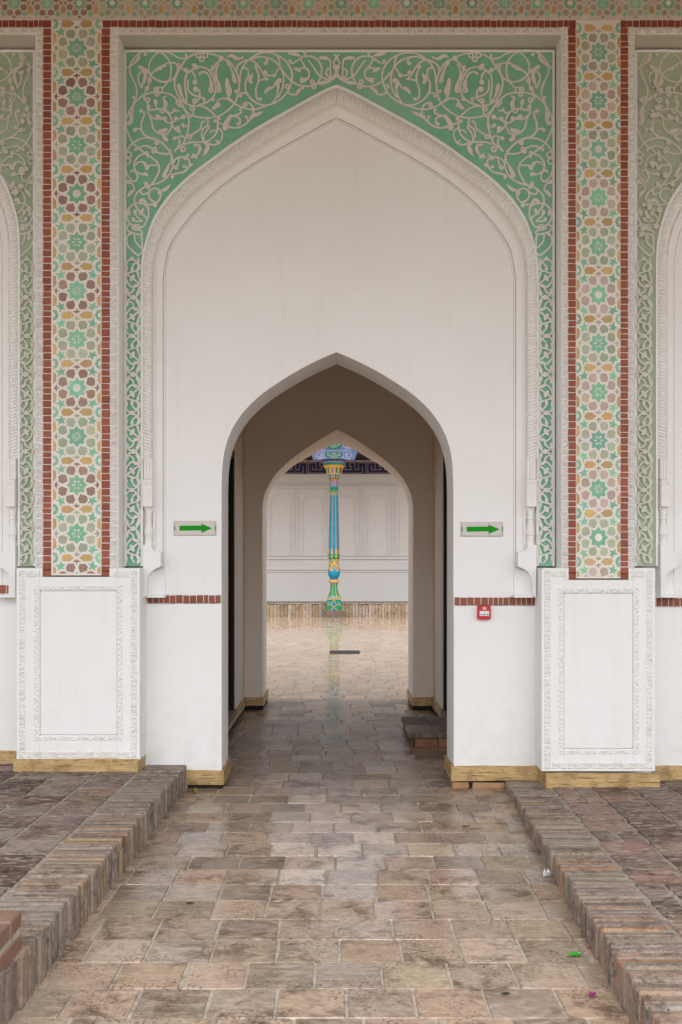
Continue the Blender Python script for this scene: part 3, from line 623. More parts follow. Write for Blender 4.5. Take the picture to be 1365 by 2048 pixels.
# ---- pilasters: plaster slab (part) with mosaic, brick borders, carved borders, pedestal
ZTOP = Z(40, FR); ZPED = Z(1136, FR)
def pilaster(xs, zped_bot, petals, ped, mos_bot, cz0, flipc, nf):
    """xs: carved outer, red outer, red inner, mosaic left, mosaic right, red inner, red outer, carved outer"""
    c0, r0, r1, m0, m1, r2, r3, c1 = xs
    mb = MB(); mb.box(c0, c1, YF + .004, .0, ZPED, ZTOP + .001)
    part = mb.build('pilaster', 'white', wall)
    mb = MB(); cells = []; hz = .1502; i = 0; z = cz0
    while z + hz > mos_bot - .3:
        cells.append(((m0 + m1) / 2, z, petals[i % 2])); z -= 2 * hz; i += 1
    mb.box(r1 + .001, r2 - .001, YF - .004, YF + .01, mos_bot, ZTOP - .0005, (.79, .735, .675), .003)
    mosaic(mb, cells, (m1 - m0) / 2, hz, (m0 + .002, m1 - .002, mos_bot + .012, ZTOP), YF - .004, dict(star=GREEN, right=1))
    mb.build('mosaic_band', 'mosaic', part, recalc=False)
    for a, b in ((r0, r1), (r2, r3)):
        mb = MB(); brick_run(mb, a, b, mos_bot - .006, ZTOP - (b - a), YF - .0005, YF + .006, 'z', .0415, (.30, .075, .036), gap=.0048); mb.build('brick_border', 'brick', part)
    for a, b, fl in ((c0, r0, flipc), (r3, c1, not flipc)):
        mb = MB(); carved(mb, a, b, ZPED, Z(53, FR), YF + .003, 'z', abs(b - a) * 1.6, .014, fl, nf); mb.build('carved_border', 'relief', part)
    # pedestal with carved frames round a smooth panel
    x0, x1, i0, i1, p0, p1, zb, pz0, pz1 = ped
    yp = YF - .010
    mb = MB()
    mb.box(x0, p0, yp, 0, zb, ZPED, bev=.004); mb.box(p1, x1, yp, 0, zb, ZPED, bev=.004)
    mb.box(p0 + .0005, r0 - .001, yp + .0005, 0, mos_bot - .0075, ZPED - .0005); mb.box(r3 + .001, p1 - .0005, yp + .0005, 0, mos_bot - .0075, ZPED - .0005)
    mb.box(p0, p1, yp, 0, zb, pz0, bev=.004); mb.box(p0, p1, yp, 0, pz1, mos_bot - .008, bev=.004)
    mb.box(p0 + .0015, p1 - .0015, yp + .002, -.02, pz0 + .0015, pz1 - .0015, bev=.005)
    pe = mb.build('pedestal', 'white', part)
    mb = MB(); w = .047; e = .014
    carved(mb, x0 + e, x0 + e + w, zb + e, ZPED - e, yp, 'z', .078, .010, False, 3); carved(mb, x1 - e - w, x1 - e, zb + e, ZPED - e, yp, 'z', .078, .010, True, 3)
    carved(mb, x0 + e + w, x1 - e - w, zb + e, zb + e + w, yp, 'x', .105, .010, False, 5)
    carved(mb, x0 + e + w, c0 + .03, ZPED - e - w, ZPED - e, yp, 'x', .075, .009, True, 4); carved(mb, c1 - .03, x1 - e - w, ZPED - e - w, ZPED - e, yp, 'x', .075, .009, True, 4)
    t = .034
    carved(mb, p0 - t - .004, p0 - .004, pz0 - t, pz1 + t, yp, 'z', .048, .010, False, 1); carved(mb, p1 + .004, p1 + t + .004, pz0 - t, pz1 + t, yp, 'z', .048, .010, True, 1)
    carved(mb, p0 - .004, p1 + .004, pz1 + .004, pz1 + t, yp, 'x', .048, .010, False, 1); carved(mb, p0 - .004, p1 + .004, pz0 - t, pz0 - .004, yp, 'x', .048, .010, True, 1)
    mb.build('carved_frame', 'relief', part)
    return part
PD = 6.27
f_ = lambda v: X(v, FR)
XL = [f_(v) for v in (70.8, 86.6, 102.6, 106.5, 202.5, 204, 219.8, 237.6)]
XR = [f_(v) for v in (1123.4, 1137.4, 1151.8, 1153, 1241, 1241.8, 1256.6, 1270)]
pedL = (X(33, PD), X(280.5, PD), 0, 0, X(80, PD), X(234.5, PD), Z(1521, PD), Z(1470.5, PD), Z(1182, PD))
pedR = (X(1083.5, PD), X(1311, PD), 0, 0, X(1128.5, PD), X(1267, PD), Z(1543, PD), Z(1498, PD), Z(1187, PD))
pilaster(XL, 0, (SAGE, BROWN), pedL, Z(1151, FR), Z(97, FR), True, 5)
pilaster(XR, 0, (SAGE, PINK), pedR, Z(1157, FR), Z(105, FR), False, 4)
sh = lambda xs, d: [x + d for x in xs]
pilaster(sh(XL, -2 * BAY + (CXR - CXL) * 0 + .0 + (CXR - CXL) - 3.2 + .0 - .0) if False else sh(XR, -4.86 - (XR[0] + XR[-1]) / 2), 0, (SAGE, PINK), tuple(v - 4.86 - (XR[0] + XR[-1]) / 2 if i in (0, 1, 4, 5) else v for i, v in enumerate(pedR)), Z(1157, FR), Z(105, FR), False, 4)
pilaster(sh(XL, 4.86 - (XL[0] + XL[-1]) / 2), 0, (SAGE, BROWN), tuple(v + 4.86 - (XL[0] + XL[-1]) / 2 if i in (0, 1, 4, 5) else v for i, v in enumerate(pedL)), Z(1151, FR), Z(97, FR), True, 5)

# ---- frieze above the niches: slab with its own finer mosaic; and the head of each niche frame
mb = MB(); mb.box(-W, W, YF + .004, 0, ZTOP, HT)
frieze = mb.build('frieze', 'white', wall)
mb = MB(); hc = .1013; cells = []; x = X(250 + 125 * .3223, FR) - 24 * 2 * hc; i = 0
while x < 5.2:
    pc = BROWN if x < -1.45 else R.choice([(.42, .36, .30), PINK, (.40, .38, .32), SAGE])
    for kz in range(4): cells.append((x, Z(6, FR) + kz * 2 * hc, pc))
    x += 2 * hc; i += 1
mb.box(-5.45, 5.45, YF + .002, YF + .02, ZTOP + .003, HT - .002, (.66, .59, .52)); mosaic(mb, cells, hc, hc, (-5.4, 5.4, ZTOP + .006, HT), YF + .002, dict(star=GREEN))
mb.build('mosaic_band', 'mosaic', frieze, recalc=False)
def head(xa, xb, ra, rb, z_out, fl):
    """horizontal brick border and carved border over one niche; the plaster underside runs back to the panel"""
    wr = .05
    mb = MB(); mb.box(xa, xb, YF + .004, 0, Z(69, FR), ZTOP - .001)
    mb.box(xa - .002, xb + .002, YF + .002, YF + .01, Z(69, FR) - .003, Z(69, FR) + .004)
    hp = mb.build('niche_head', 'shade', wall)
    mb = MB(); brick_run(mb, xa - rb, xb + rb, ZTOP - .043, ZTOP - .001, YF - .0005, YF + .006, 'x', .0365, (.27, .062, .03), .0048)
    for xe, sgn in ((xa - rb - ra, 1), (xb + rb, 1)):
        a = xe if xe < xa else xe
        mb.box(a, a + ra, YF - .0005, YF + .006, ZTOP - .0455, ZTOP - .001, (.26, .06, .03), .002)
    mb.build('brick_border', 'brick', hp)
    mb = MB(); carved(mb, xa - .02, xb + .02, Z(69, FR), ZTOP - .046, YF + .003, 'x', .066, .011, fl, 5); mb.build('carved_border', 'relief', hp)
wr = XL[2] - XL[1]; wc = XL[1] - XL[0]
head(XL[7], XR[0], wr, wc, 0, True)
head(-4.86 + (XR[-1] - XR[0]) / 2, XL[0], wr, wc, 0, True)
head(XR[7], 4.86 - (XL[-1] - XL[0]) / 2, wr, wc, 0, False)

# ---- brick string courses and ochre skirting boards
for xa, xb, za, zb_ in ((X(296.5), X(442.5), Z(1206), Z(1190.5)), (X(908.5), X(1071), Z(1210), Z(1195)), (-BAY * 2 + 1.78, X(34), Z(1187), Z(1170.5)), (X(1311), BAY * 2 - 1.78, Z(1212), Z(1196.5))):
    mb = MB(); mb.box(xa + .001, xb - .001, -.0148, 0, za + .002, zb_ - .002, (.62, .58, .53))
    st = mb.build('string_course', 'scroll', wall)
    mb = MB(); brick_run(mb, xa, xb, za, zb_, -.018, .001, 'x', .0385, (.26, .075, .04)); mb.build('brick_border', 'brick', st)
# the dado below the string course stands a little proud beside the passage
mb = MB()
mb.box(X(290), X(444.5), -.010, 0, -.1, Z(1207), bev=.004); mb.box(X(907.5), X(1084), -.010, 0, -.1, Z(1211), bev=.004)
mb.build('dado', 'white', wall)
def board(x0, x1, y0, y1, z0, z1, n=1, mat='wood'):
    mb = MB(); L_ = max(x1 - x0, y1 - y0); k = max(2, int(L_ / .09)); alongx = (x1 - x0) > (y1 - y0)
    prof = []
    for i in range(k + 1):
        t = i / k; jz = R.uniform(-.004, .004); jt = R.uniform(-.003, .003); jy = R.uniform(-.002, .002)
        if alongx: x = x0 + (x1 - x0) * t; prof.append([(x, y1, z0 + jz), (x, y0 + jy, z0 + jz), (x, y0 + jy, z1 + jt - .004), (x, y0 + jy + .004, z1 + jt), (x, y1, z1 + jt)])
        else: y = y0 + (y1 - y0) * t; prof.append([(x1, y, z0 + jz), (x1, y, z1 + jt), (x0 + jy, y, z1 + jt), (x0 + jy, y, z0 + jz)])
    mb.grid(prof, closed=True); mb.poly(prof[0]); mb.poly(prof[-1])
    return mb, mat
XOL, XOR = L[0][0], Rr[0][0]
for a in ((X(374), XOL + .018, -.030, -.010, .022, Z(1540)), (XOR - .018, X(1083), -.032, -.010, .050, Z(1531)),
          (X(26.5, 6.24), X(276, 6.24), Y(6.245), Y(6.27), .145, Z(1519, 6.245)), (X(1094, 6.23), X(1322, 6.23), Y(6.24), Y(6.27), .045, Z(1547, 6.24)),
          (-4.65, X(34), -.022, 0, .155, Z(1501)), (X(1306), 4.65, -.022, 0, .045, Z(1531))):
    mb, m_ = board(*a); mb.build('skirting_board', m_, wall)
for a in ((XOL - .002, XOL + .018, -.010, T1 + .01, .02, .115), (XOR - .018, XOR + .002, -.010, T1 + .01, .045, .14),
          (X(276, 6.24) - .02, X(276, 6.24), Y(6.271), -.002, .145, Z(1519, 6.245)), (X(1094, 6.24), X(1094, 6.24) + .02, Y(6.271), -.002, .045, Z(1547, 6.24)), ):
    mb, m_ = board(*a, mat='woody'); mb.build('skirting_board', m_, wall)
# loose footing bricks under the right-hand board
mb = MB()
mb.box(X(904), X(937), -.035, .1, -.004, .038, (.40, .22, .11), .006, .002); mb.box(X(944), X(1010), -.032, .1, -.004, .036, (.42, .24, .13), .006, .002)
for i in range(3): mb.box(XOR - .015, XOR + .05, .105 + i * .1, .195 + i * .1, -.004, .036, vary((.2, .13, .09)), .006, .002)
mb.build('footing_brick', 'tbrick', wall)
mb = MB(); mb.box(X(376), XOL + .006, -.02, .3, -.05, .024, (.03, .02, .02)); mb.box(XOR - .006, X(1010), -.02, .3, -.05, .047, (.03, .02, .02)); mb.build('foot_gap_shade', 'gap_shade', wall)  # dark blocks added to stand for the shaded gap below the boards

# ================================================================== THE PASSAGE
DI, DB = 10.10, 10.78
XPL, XPR, ZC = X(489, DI), X(867, DI), 3.62
inner = thing('inner_arch_wall', 'pale wall pierced by the second pointed arch, opening onto the courtyard', 'wall', (0, Y(10.4), 0))
L2, R2 = half(FAR_OUT, DI, 675.5, -.1, 10, 40), half(FAR_OUT, DI, 675.5, -.1, 10, 40, 1, 1.007)
L3, R3 = half(FAR_IN, DB, 675.5, -.1, 10, 40), half(FAR_IN, DB, 675.5, -.1, 10, 40, 1, .995)
mb = MB()
rect_minus(mb, L2, R2, -W, W, HT, Y(DI)); rect_minus(mb, L3, R3, -W, W, HT, Y(DB))
loft(mb, [(L2, Y(DI)), (L3, Y(DB))]); loft(mb, [(R2, Y(DI)), (R3, Y(DB))])
mb.box(-W, W, Y(DI), Y(DB), HT, HT + .05)
mb.build('plaster', 'inner', inner)
for a, mt in (((XPL + .001, L2[0][0] + .016, Y(DI) - .025, Y(DI), .045, .128), 'wood'), ((R2[0][0] - .016, XPR - .001, Y(DI) - .025, Y(DI), .045, .128), 'wood'),
              ((L2[0][0] - .02, L2[0][0] + .016, Y(DI), Y(DB) + .01, .045, .13), 'woody'), ((R2[0][0] - .016, R2[0][0] + .02, Y(DI), Y(DB) + .01, .045, .13), 'woody')):
    mb, m_ = board(*a, mat=mt); mb.build('skirting_board', m_, inner)
mb = MB(); mb.box(XPL + .002, L2[0][0] + .006, Y(DI) - .014, Y(DB), -.05, .045); mb.box(R2[0][0] - .006, XPR - .002, Y(DI) - .014, Y(DB), -.05, .045); mb.build('foot_gap_shade', 'gap_shade', inner)  # same near-black fill, shade painted in below these boards
DA, DE = 7.95, 9.10        # door opening along the passage
for side, xw, lab, dl in ((-1, XPL, 'bare side wall on the left of the vaulted passage, with the door on it', 'near-black wooden door in the left wall of the passage'),
                          (1, XPR, 'bare side wall on the right of the vaulted passage, behind the stone step', 'near-black wooden door above the stone step in the right wall')):
    w = thing('passage_side_wall', lab, 'wall', (xw, Y(8.5), 0)); o = xw + side * .30
    mb = MB(); zl, zh = .145, 2.46
    mb.box(xw, o, T1 + .002, Y(DA), -.1, ZC - .01); mb.box(xw, o, Y(DE), Y(DI) - .002, -.1, ZC - .01); mb.box(xw + side * .001, o - side * .001, Y(DA), Y(DE), zh, ZC - .012); mb.box(xw + side * .001, o - side * .001, Y(DA), Y(DE), -.1, zl - .03)
    mb.build('plaster', 'inner', w)
    for ya, yb in ((T1 + .02, Y(DI) - .026),):
        mb, m_ = board(min(xw, xw - side * .02), max(xw, xw - side * .02), ya, yb, .045, .132, mat='woody'); mb.build('skirting_board', m_, w)
    mb = MB(); mb.box(xw - side * .008, xw, T1 + .02, Y(DI) - .02, -.05, .045); mb.build('foot_gap_shade', 'gap_shade', w)  # dark strip painted as the shade under the side board
    d = thing('passage_door', dl, 'door', (xw + side * .1, Y((DA + DE) / 2), zl), None)
    mb = MB(); mb.box(xw - side * .006, xw + side * .13, Y(DA), Y(DA) + .07, zl, zh); mb.box(xw - side * .006, xw + side * .13, Y(DE) - .07, Y(DE) + .004, zl, zh + .004); mb.box(xw - side * .005, xw + side * .129, Y(DA) + .07, Y(DE) - .07, zh - .07, zh + .003)
    mb.build('frame', 'dark', d)
    for a, b in ((Y(DA) + .07, Y((DA + DE) / 2) - .004), (Y((DA + DE) / 2) + .004, Y(DE) - .07)):
        mb = MB(); mb.box(xw + side * .09, xw + side * .125, a, b, zl + .01, zh - .072)
        for za, zb_ in ((.3, .9), (1.0, 1.6), (1.7, 2.3)): mb.box(xw + side * .083, xw + side * .095, a + .08, b - .08, za, zb_, bev=.006)
        mb.build('door_leaf', 'dark', d)
    mb = MB(); mb.box(xw - side * .03, xw + side * .2, Y(DA) - .05, Y(DE) + .03, zl - .045, zl, (.15, .11, .09), .006, .002); mb.build('threshold', 'step', d)
mb = MB(); mb.box(XPL - .3, XPR + .3, T1 + .001, Y(DI) - .001, ZC, ZC + .2)
struct(mb.build('passage_ceiling', 'inner'))
# stone step below the right door
st = thing('stone_step', 'low dark stone step on bricks at the right wall of the passage', 'step', (.76, Y(8.4), 0))
sx0, sy0, sy1 = X(820, 8.01), Y(8.01), Y(8.93)
mb = MB(); m1, m2 = sx0 + .21, XPR - .012
for k, (xa, xb) in enumerate(((sx0 - .012, m1), (m1 + .003, m2))):
    for ya, yb in ((sy0 - .02, (sy0 + sy1) / 2 - .02), ((sy0 + sy1) / 2 - .016, sy1)): mb.box(xa, xb, ya, yb, .066, .105, vary((.19, .135, .10), .1), .005, .003)
mb.build('slab', 'step', st)
mb = MB()
for xa, xb in ((sx0 + .004, sx0 + .035), (sx0 + .042, sx0 + .22), (sx0 + .227, m2)): mb.box(xa, xb, sy0, sy0 + .12, -.01, .064, (.10, .07, .05) if xa < sx0 + .01 else vary((.25, .13, .07), .2), .004, .002)
for i in range(4): mb.box(sx0 + .004, sx0 + .12, sy0 + .127 + i * .19, sy0 + .31 + i * .19, -.01, .064, vary((.14, .09, .06)), .004, .002)
mb.box(sx0 + .12, m2, sy0 + .12, sy1 - .01, -.01, .06, (.1, .07, .05))
mb.build('brick_base', 'tbrick', st)

# ================================================================== FLOORS
def paver(mb, x0, x1, y0, y1, z, col, bev=.005, drop=.008, tilt=.0016):
    a, b, c, d = (z + R.uniform(-tilt, tilt) for _ in range(4)); j = lambda: R.uniform(-.0022, .0022)
    x0 += j(); x1 += j(); y0 += j(); y1 += j()
    n = len(mb.v)
    mb.v += [(x0 + bev + j(), y0 + bev + j(), a), (x1 - bev + j(), y0 + bev + j(), b), (x1 - bev + j(), y1 - bev + j(), c), (x0 + bev + j(), y1 - bev + j(), d), (x0, y0, a - drop), (x1, y0, b - drop), (x1, y1, c - drop), (x0, y1, d - drop)]
    for f in ((0, 1, 2, 3), (4, 5, 1, 0), (5, 6, 2, 1), (6, 7, 3, 2), (7, 4, 0, 3)): mb.f.append(tuple(n + i for i in f)); mb.c.append(col)
PATHC = [(.45, .325, .235), (.42, .305, .22), (.385, .295, .22), (.345, .265, .20), (.43, .32, .235), (.47, .345, .245), (.30, .23, .175)]
def zl_(d): return .150 + .022 * (6.5 - d) / 3.2
def zr_(d): return .047 + .092 * (6.5 - d) / 3.38
def kx_l(d): return -.972 - .036 * (6.5 - d) / 3.4
def kx_r(d): return 1.070 - .173 * (6.5 - d) / 3.38
mb = MB(); P = .2235; d = 3.601 - P * 12; dry = None
while d < DB + .05:
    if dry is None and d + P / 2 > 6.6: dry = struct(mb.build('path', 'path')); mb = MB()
    dm = d + P / 2
    xa, xb = (kx_l(dm) - .02, kx_r(dm) + .02) if dm < 6.5 else (-1.0, 1.0)
    x = xa - R.uniform(0, .2)
    while x < xb:
        w = .226 * R.uniform(.95, 1.06); c = vary(R.choice(PATHC), .08, .03)
        if 4.5 < dm < 6.45 and abs(x + w / 2 - .08) < .42 and R.random() < .55: c = (c[0] * 1.15 + .075, c[1] * 1.15 + .07, c[2] * 1.15 + .058, c[3] * .5)  # some centre pavers made paler, wet sheen painted into their colour
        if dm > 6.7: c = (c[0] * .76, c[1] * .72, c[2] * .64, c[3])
        wet = max(0, 1 - abs(x + w / 2 - .02) / .55) * max(0, min(1, (dm - 3.4) / 1.2)); c = c[:3] + (max(0, c[3] * (1 - .75 * wet) - .12 * wet),)
        e0, e1 = max(x, xa), min(x + w, xb)
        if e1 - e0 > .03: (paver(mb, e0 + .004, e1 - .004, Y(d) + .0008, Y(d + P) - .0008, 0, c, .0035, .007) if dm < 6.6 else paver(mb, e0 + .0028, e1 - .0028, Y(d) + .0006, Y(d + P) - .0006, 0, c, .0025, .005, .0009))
        x += w
    d += P
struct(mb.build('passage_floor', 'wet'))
mb = MB(); mb.poly([(-1.3, -7, -.0055), (1.3, -7, -.0055), (1.3, Y(DB) + .1, -.0055), (-1.3, Y(DB) + .1, -.0055)], (.50, .45, .38)); struct(mb.build('path_bed', 'mortar'))
# courtyard
CC = [(.50, .345, .225), (.47, .33, .22), (.52, .37, .25), (.44, .31, .22), (.54, .385, .25), (.40, .28, .185)]
mb = MB(); d = DB + .055
while d < 30.2:
    x = -6.2 - R.uniform(0, .22); lim = 6.2
    while x < lim:
        w = .235 * R.uniform(.93, 1.08); c = vary(R.choice(CC), .1, .03)
        paver(mb, x + .007, x + w - .007, Y(d) + .002, Y(d + P) - .002, -.003, c, .004, .006, .0005); x += w
    d += P
struct(mb.build('courtyard_floor', 'court'))
mb = MB(); mb.poly([(-9, Y(DB) + .05, -.007), (9, Y(DB) + .05, -.007), (9, Y(30.5), -.007), (-9, Y(30.5), -.007)], (.20, .15, .11)); struct(mb.build('courtyard_bed', 'court'))
mb = MB(); mb.poly([(-150, -150, -.06), (150, -150, -.06), (150, 180, -.06), (-150, 180, -.06)], (.2, .17, .14)); struct(mb.build('ground', 'ground'))

# raised brick platforms on either side of the path
TC = [(.20, .135, .105), (.155, .09, .07), (.24, .185, .15), (.28, .22, .18), (.12, .07, .055), (.22, .165, .135)]
def platform(side, kx, kz, name):
    mb = MB(); bed = MB()
    rows = [2.0 + .1 * i for i in range(46)]
    top = [[((kx(d) + side * .06) if j == 0 else side * 5.3, Y(d), kz(d) - .006) for j in (0, 1)] for d in rows if d <= 6.501]
    bed.grid(top, (.34, .29, .24)); bed.build(name + '_bed', 'mortar'); struct(bpy.data.objects[name + '_bed'])
    d = 6.5 - .235 * 20
    k0 = 0
    while d < 6.49:
        col0 = kx(d + .11) + side * .262; x = col0; c_ = 0
        while abs(x) < 5.1:
            x2 = x + side * .24; c = vary(R.choice(TC if R.random() < .85 else [(.28, .175, .13)]), .14, .04)
            if side > 0 and c_ < 1: c = vary(R.choice([(.30, .19, .14), (.22, .16, .13)]), .12, .04)
            sub = ((x, x + side * .118), (x + side * .122, x2)) if (side > 0 and c_ == 0 and R.random() < .5) else ((x, x2),)
            for a, b in sub: paver(mb, min(a, b) + .005, max(a, b) - .005, Y(d) + .004, Y(min(d + .235, 6.5)) - .004, kz(d + .12), vary(c, .1), .006, .01, .002)
            x = x2; c_ += 1
        d += .235
    struct(mb.build(name, 'tile'))
    # kerb of bricks on edge
    mb = MB(); d = 1.9; KC = [(.27, .215, .175), (.29, .23, .185), (.25, .195, .16), (.30, .21, .155), (.26, .215, .185), (.31, .25, .20)]
    while d < 6.49:
        w = R.uniform(.044, .060); d2 = min(6.495, d + w); dm = (d + d2) / 2; e = kx(dm) + R.uniform(-.007, .007); zt = kz(dm) + R.uniform(-.005, .004)
        c = vary(R.choice(KC) if R.random() < .86 else R.choice([(.34, .20, .12), (.17, .13, .11), (.33, .25, .15)]), .13, .04); L_ = .25 + R.uniform(-.006, .004)
        x0, x1 = sorted((e, e + side * L_))
        mb.box(x0, x1, Y(d) + .005, Y(d2) - .005, -.03, zt, c, R.uniform(.004, .009), .003)
        d = d2
    x0 = min(kx(4.5), kx(6.5)); struct(mb.build('kerb', 'kerb'))
    mb = MB(); pts = [(kx(d) + side * .022, kx(d) + side * .24, Y(d), kz(d) - .022) for d in (1.9, 6.494)]
    a, b = pts; mb.poly([(a[0], a[2], a[3]), (a[1], a[2], a[3]), (b[1], b[2], b[3]), (b[0], b[2], b[3])], (.15, .12, .10)); mb.poly([(a[0], a[2], -.03), (b[0], b[2], -.03), (b[0], b[2], b[3]), (a[0], a[2], a[3])], (.15, .12, .10))
    struct(mb.build('kerb_mortar', 'mortar'))
platform(-1, kx_l, zl_, 'left_pavement'); platform(1, kx_r, zr_, 'right_pavement')
# low brick end wall beside the path, bottom left
mb = MB(); dw = 3.285; xf = -1.024
zc = 0.0; k = 0
hh = .066
while zc < .29:
    y = Y(dw) - (0 if k % 2 == 0 else .115); first = True; yy = Y(dw)
    while yy > -5.3:
        l = .12 if (k % 2 and first) else .24; first = False
        mb.box(xf - .24, xf, yy - l + .006, yy - .004, zc + .005, zc + hh - .004, vary((.21, .125, .085), .3, .08), .005, .002); yy -= l
    zc += hh + .012; k += 1
low = tag(mb.build('low_brick_wall', 'tbrick'), 'end of a low brick wall at the kerb in the bottom left corner', 'wall')
mb = MB(); mb.box(xf - .235, xf - .003, -5.3, Y(dw) - .008, -.02, zc - .021, (.36, .32, .27)); mb.build('mortar', 'mortar', low)

# ================================================================== SMALL THINGS ON THE WALL
def arrow_sign(px, py, lab):
    t = thing('arrow_sign', lab, 'sign', (X(px), 0, Z(py)), 'arrow signs beside the passage'); s = 1 / 312.0
    def P(mb, x0, x1, z0, z1, y0, y1, bev=0): mb.box(X(px) + x0 * s, X(px) + x1 * s, y0, y1, Z(py) + z0 * s, Z(py) + z1 * s, bev=bev)
    mb = MB(); P(mb, -42.5, 42.5, -14.5, 14.5, -.008, 0, .002); mb.build('plate', 'plate', t)
    mb = MB(); w, h, r = 39.5, 13.0, 5; pts = []
    for cx_, cz_, a in ((w - r, h - r, 0), (-w + r, h - r, 90), (-w + r, -h + r, 180), (w - r, -h + r, 270)):
        for q in range(5): pts.append((X(px) + (cx_ + r * cos(radians(a + 22.5 * q))) * s, Z(py) + (cz_ + r * sin(radians(a + 22.5 * q))) * s))
    mb.extrude(pts, -.0105, -.006); mb.build('cover', 'plate2', t)
    mb = MB(); ar = [(-30.5, -5), (13, -4.2), (13, -9.3), (35, -.2), (13, 9.2), (13, 5.2), (-30.5, 4.8)]
    mb.extrude([(X(px) + a * s, Z(py) + b * s) for a, b in ar], -.0125, -.009); mb.build('arrow', 'arrow', t)
    mb = MB(); P(mb, -41, -39, -4.5, 4.5, -.0125, -.007); mb.build('sticker_edge', 'teal', t)
    mb = MB(); P(mb, 40.3, 41.6, -4, 4.5, -.0125, -.007); mb.build('sticker_edge', 'teal', t)
arrow_sign(390.5, 1056.5, 'grey plate with a green arrow, on the wall left of the passage')
arrow_sign(964, 1058.5, 'grey plate with a green arrow, above the red fire alarm box')
fa = thing('fire_alarm_box', 'small red fire alarm call point under the brick course', 'fire alarm', (X(967), -.01, Z(1224)))
s = 1 / 312.0; fx, fz = X(967), Z(1224.5)
mb = MB(); mb.box(fx - 13 * s, fx + 13 * s, -.05, -.008, fz - 13.5 * s, fz + 13.5 * s, bev=.006); mb.build('housing', 'red', fa)
mb = MB(); mb.box(fx - 9.4 * s, fx + 9.4 * s, -.0525, -.048, fz - 6.5 * s, fz + 3 * s, bev=.002); pp = mb.build('push_panel', 'alwhite', fa)
mb = MB()
mb.extrude([(fx + 1.5 * s * cos(a), fz - 3.4 * s + 1.5 * s * sin(a)) for a in (k * pi / 6 for k in range(12))], -.0535, -.052)
mb.extrude([(fx - 8 * s, fz - 4.2 * s), (fx - 5.6 * s, fz - 4.2 * s), (fx - 4.2 * s, fz - 3.4 * s), (fx - 5.6 * s, fz - 2.6 * s), (fx - 8 * s, fz - 2.6 * s)], -.0535, -.052)
mb.extrude([(fx + 8 * s, fz - 4.2 * s), (fx + 5.6 * s, fz - 4.2 * s), (fx + 4.0 * s, fz - 3.4 * s), (fx + 5.6 * s, fz - 2.6 * s), (fx + 8 * s, fz - 2.6 * s)], -.0535, -.052)
mb.build('mark', 'black', pp)
mb = MB()
for a, b in (((-4.2, 8.6), (0, 12)), ((0, 12), (4.2, 8.6))):
    l = math.dist(a, b); nx, nz = -(b[1] - a[1]) / l * .5, (b[0] - a[0]) / l * .5
    mb.extrude([(fx + (p + q * nx) * s, fz + (r + q * nz) * s) for p, r, q in ((*a, 1), (*b, 1), (*b, -1), (*a, -1))], -.0515, -.048)
mb.box(fx - 3 * s, fx - 2.2 * s, -.0515, -.048, fz + 5.6 * s, fz + 8.6 * s); mb.box(fx + 2.2 * s, fx + 3 * s, -.0515, -.048, fz + 5.6 * s, fz + 8.6 * s)
mb.extrude([(fx + a * s, fz + b * s) for a, b in ((-1.6, 5.6), (1.6, 5.6), (1.8, 7.2), (.3, 9.6), (-.3, 8), (-1.6, 7.4))], -.0515, -.048)
mb.build('house_symbol', 'alwhite', fa)

# ================================================================== LITTER
def scrap(name, px, py, size, mat, lab, cat, seed, h=.006, asp=1.6, rot=.3, group=None, fold=.35):
    d = F * EYE / (py - HY); cx, cy = X(px, d), Y(d); r = random.Random(seed); mb = MB(); rows = []
    for i in range(7):
        u = i / 6 - .5; w = (1 - (2 * abs(u)) ** 2.2) * .5 + .04; row = []
        for j in range(5):
            v = (j / 4 - .5) * w * 2 / asp; a, b = u * size, v * size
            z = .0035 + h * (abs(sin(u * 9 + seed)) * fold + abs(j - 2) * .32 + r.uniform(0, .35))
            row.append((cx + a * cos(rot) - b * sin(rot), cy + a * sin(rot) + b * cos(rot), z))
        rows.append(row)
    mb.grid(rows); o = mb.build(name, mat, recalc=False); tag(o, lab, cat, group); return o
scrap('leaf', 1150, 1915, .048, 'leafg', 'bright green leaf lying on the path near the right kerb', 'leaf', 3, .010, 1.8, .25)
scrap('petal', 1185, 1997, .030, 'pink', 'crumpled pink petal on the path, nearest the right kerb', 'petal', 5, .016, 1.5, .7)
scrap('plastic_scrap', 1094, 1757, .040, 'film', 'crumpled white plastic scrap on the path against the right kerb', 'litter', 8, .03, 1.4, .4)
scrap('paper_scrap', 470, 1521, .045, 'film', 'flat white paper scrap beside the base of the left passage jamb', 'litter', 4, .004, 2.2, .2)
scrap('dry_leaf', 380, 1809, .032, 'dleaf', 'small dark leaf on the path not far from the left kerb', 'leaf', 11, .004, 2.2, .1)
scrap('dry_leaf', 1011, 1991, .030, 'dleaf', 'small dark leaf on the path beside the pink petal', 'leaf', 12, .004, 2.2, .2)
scrap('dry_leaf', 932, 1655, .05, 'dleaf', 'long dark leaf on the path in front of the right passage jamb', 'leaf', 13, .004, 3.2, .05)
scrap('brown_leaf', 1178, 1899, .016, 'capred', 'tiny rust brown leaf close to the right kerb, above the green leaf', 'leaf', 14, .006, 1.6, .3)
cp = thing('plastic_stopper', 'small green and red plastic stopper below the left passage jamb', 'litter', (X(390, 6.35), Y(6.35), 0))
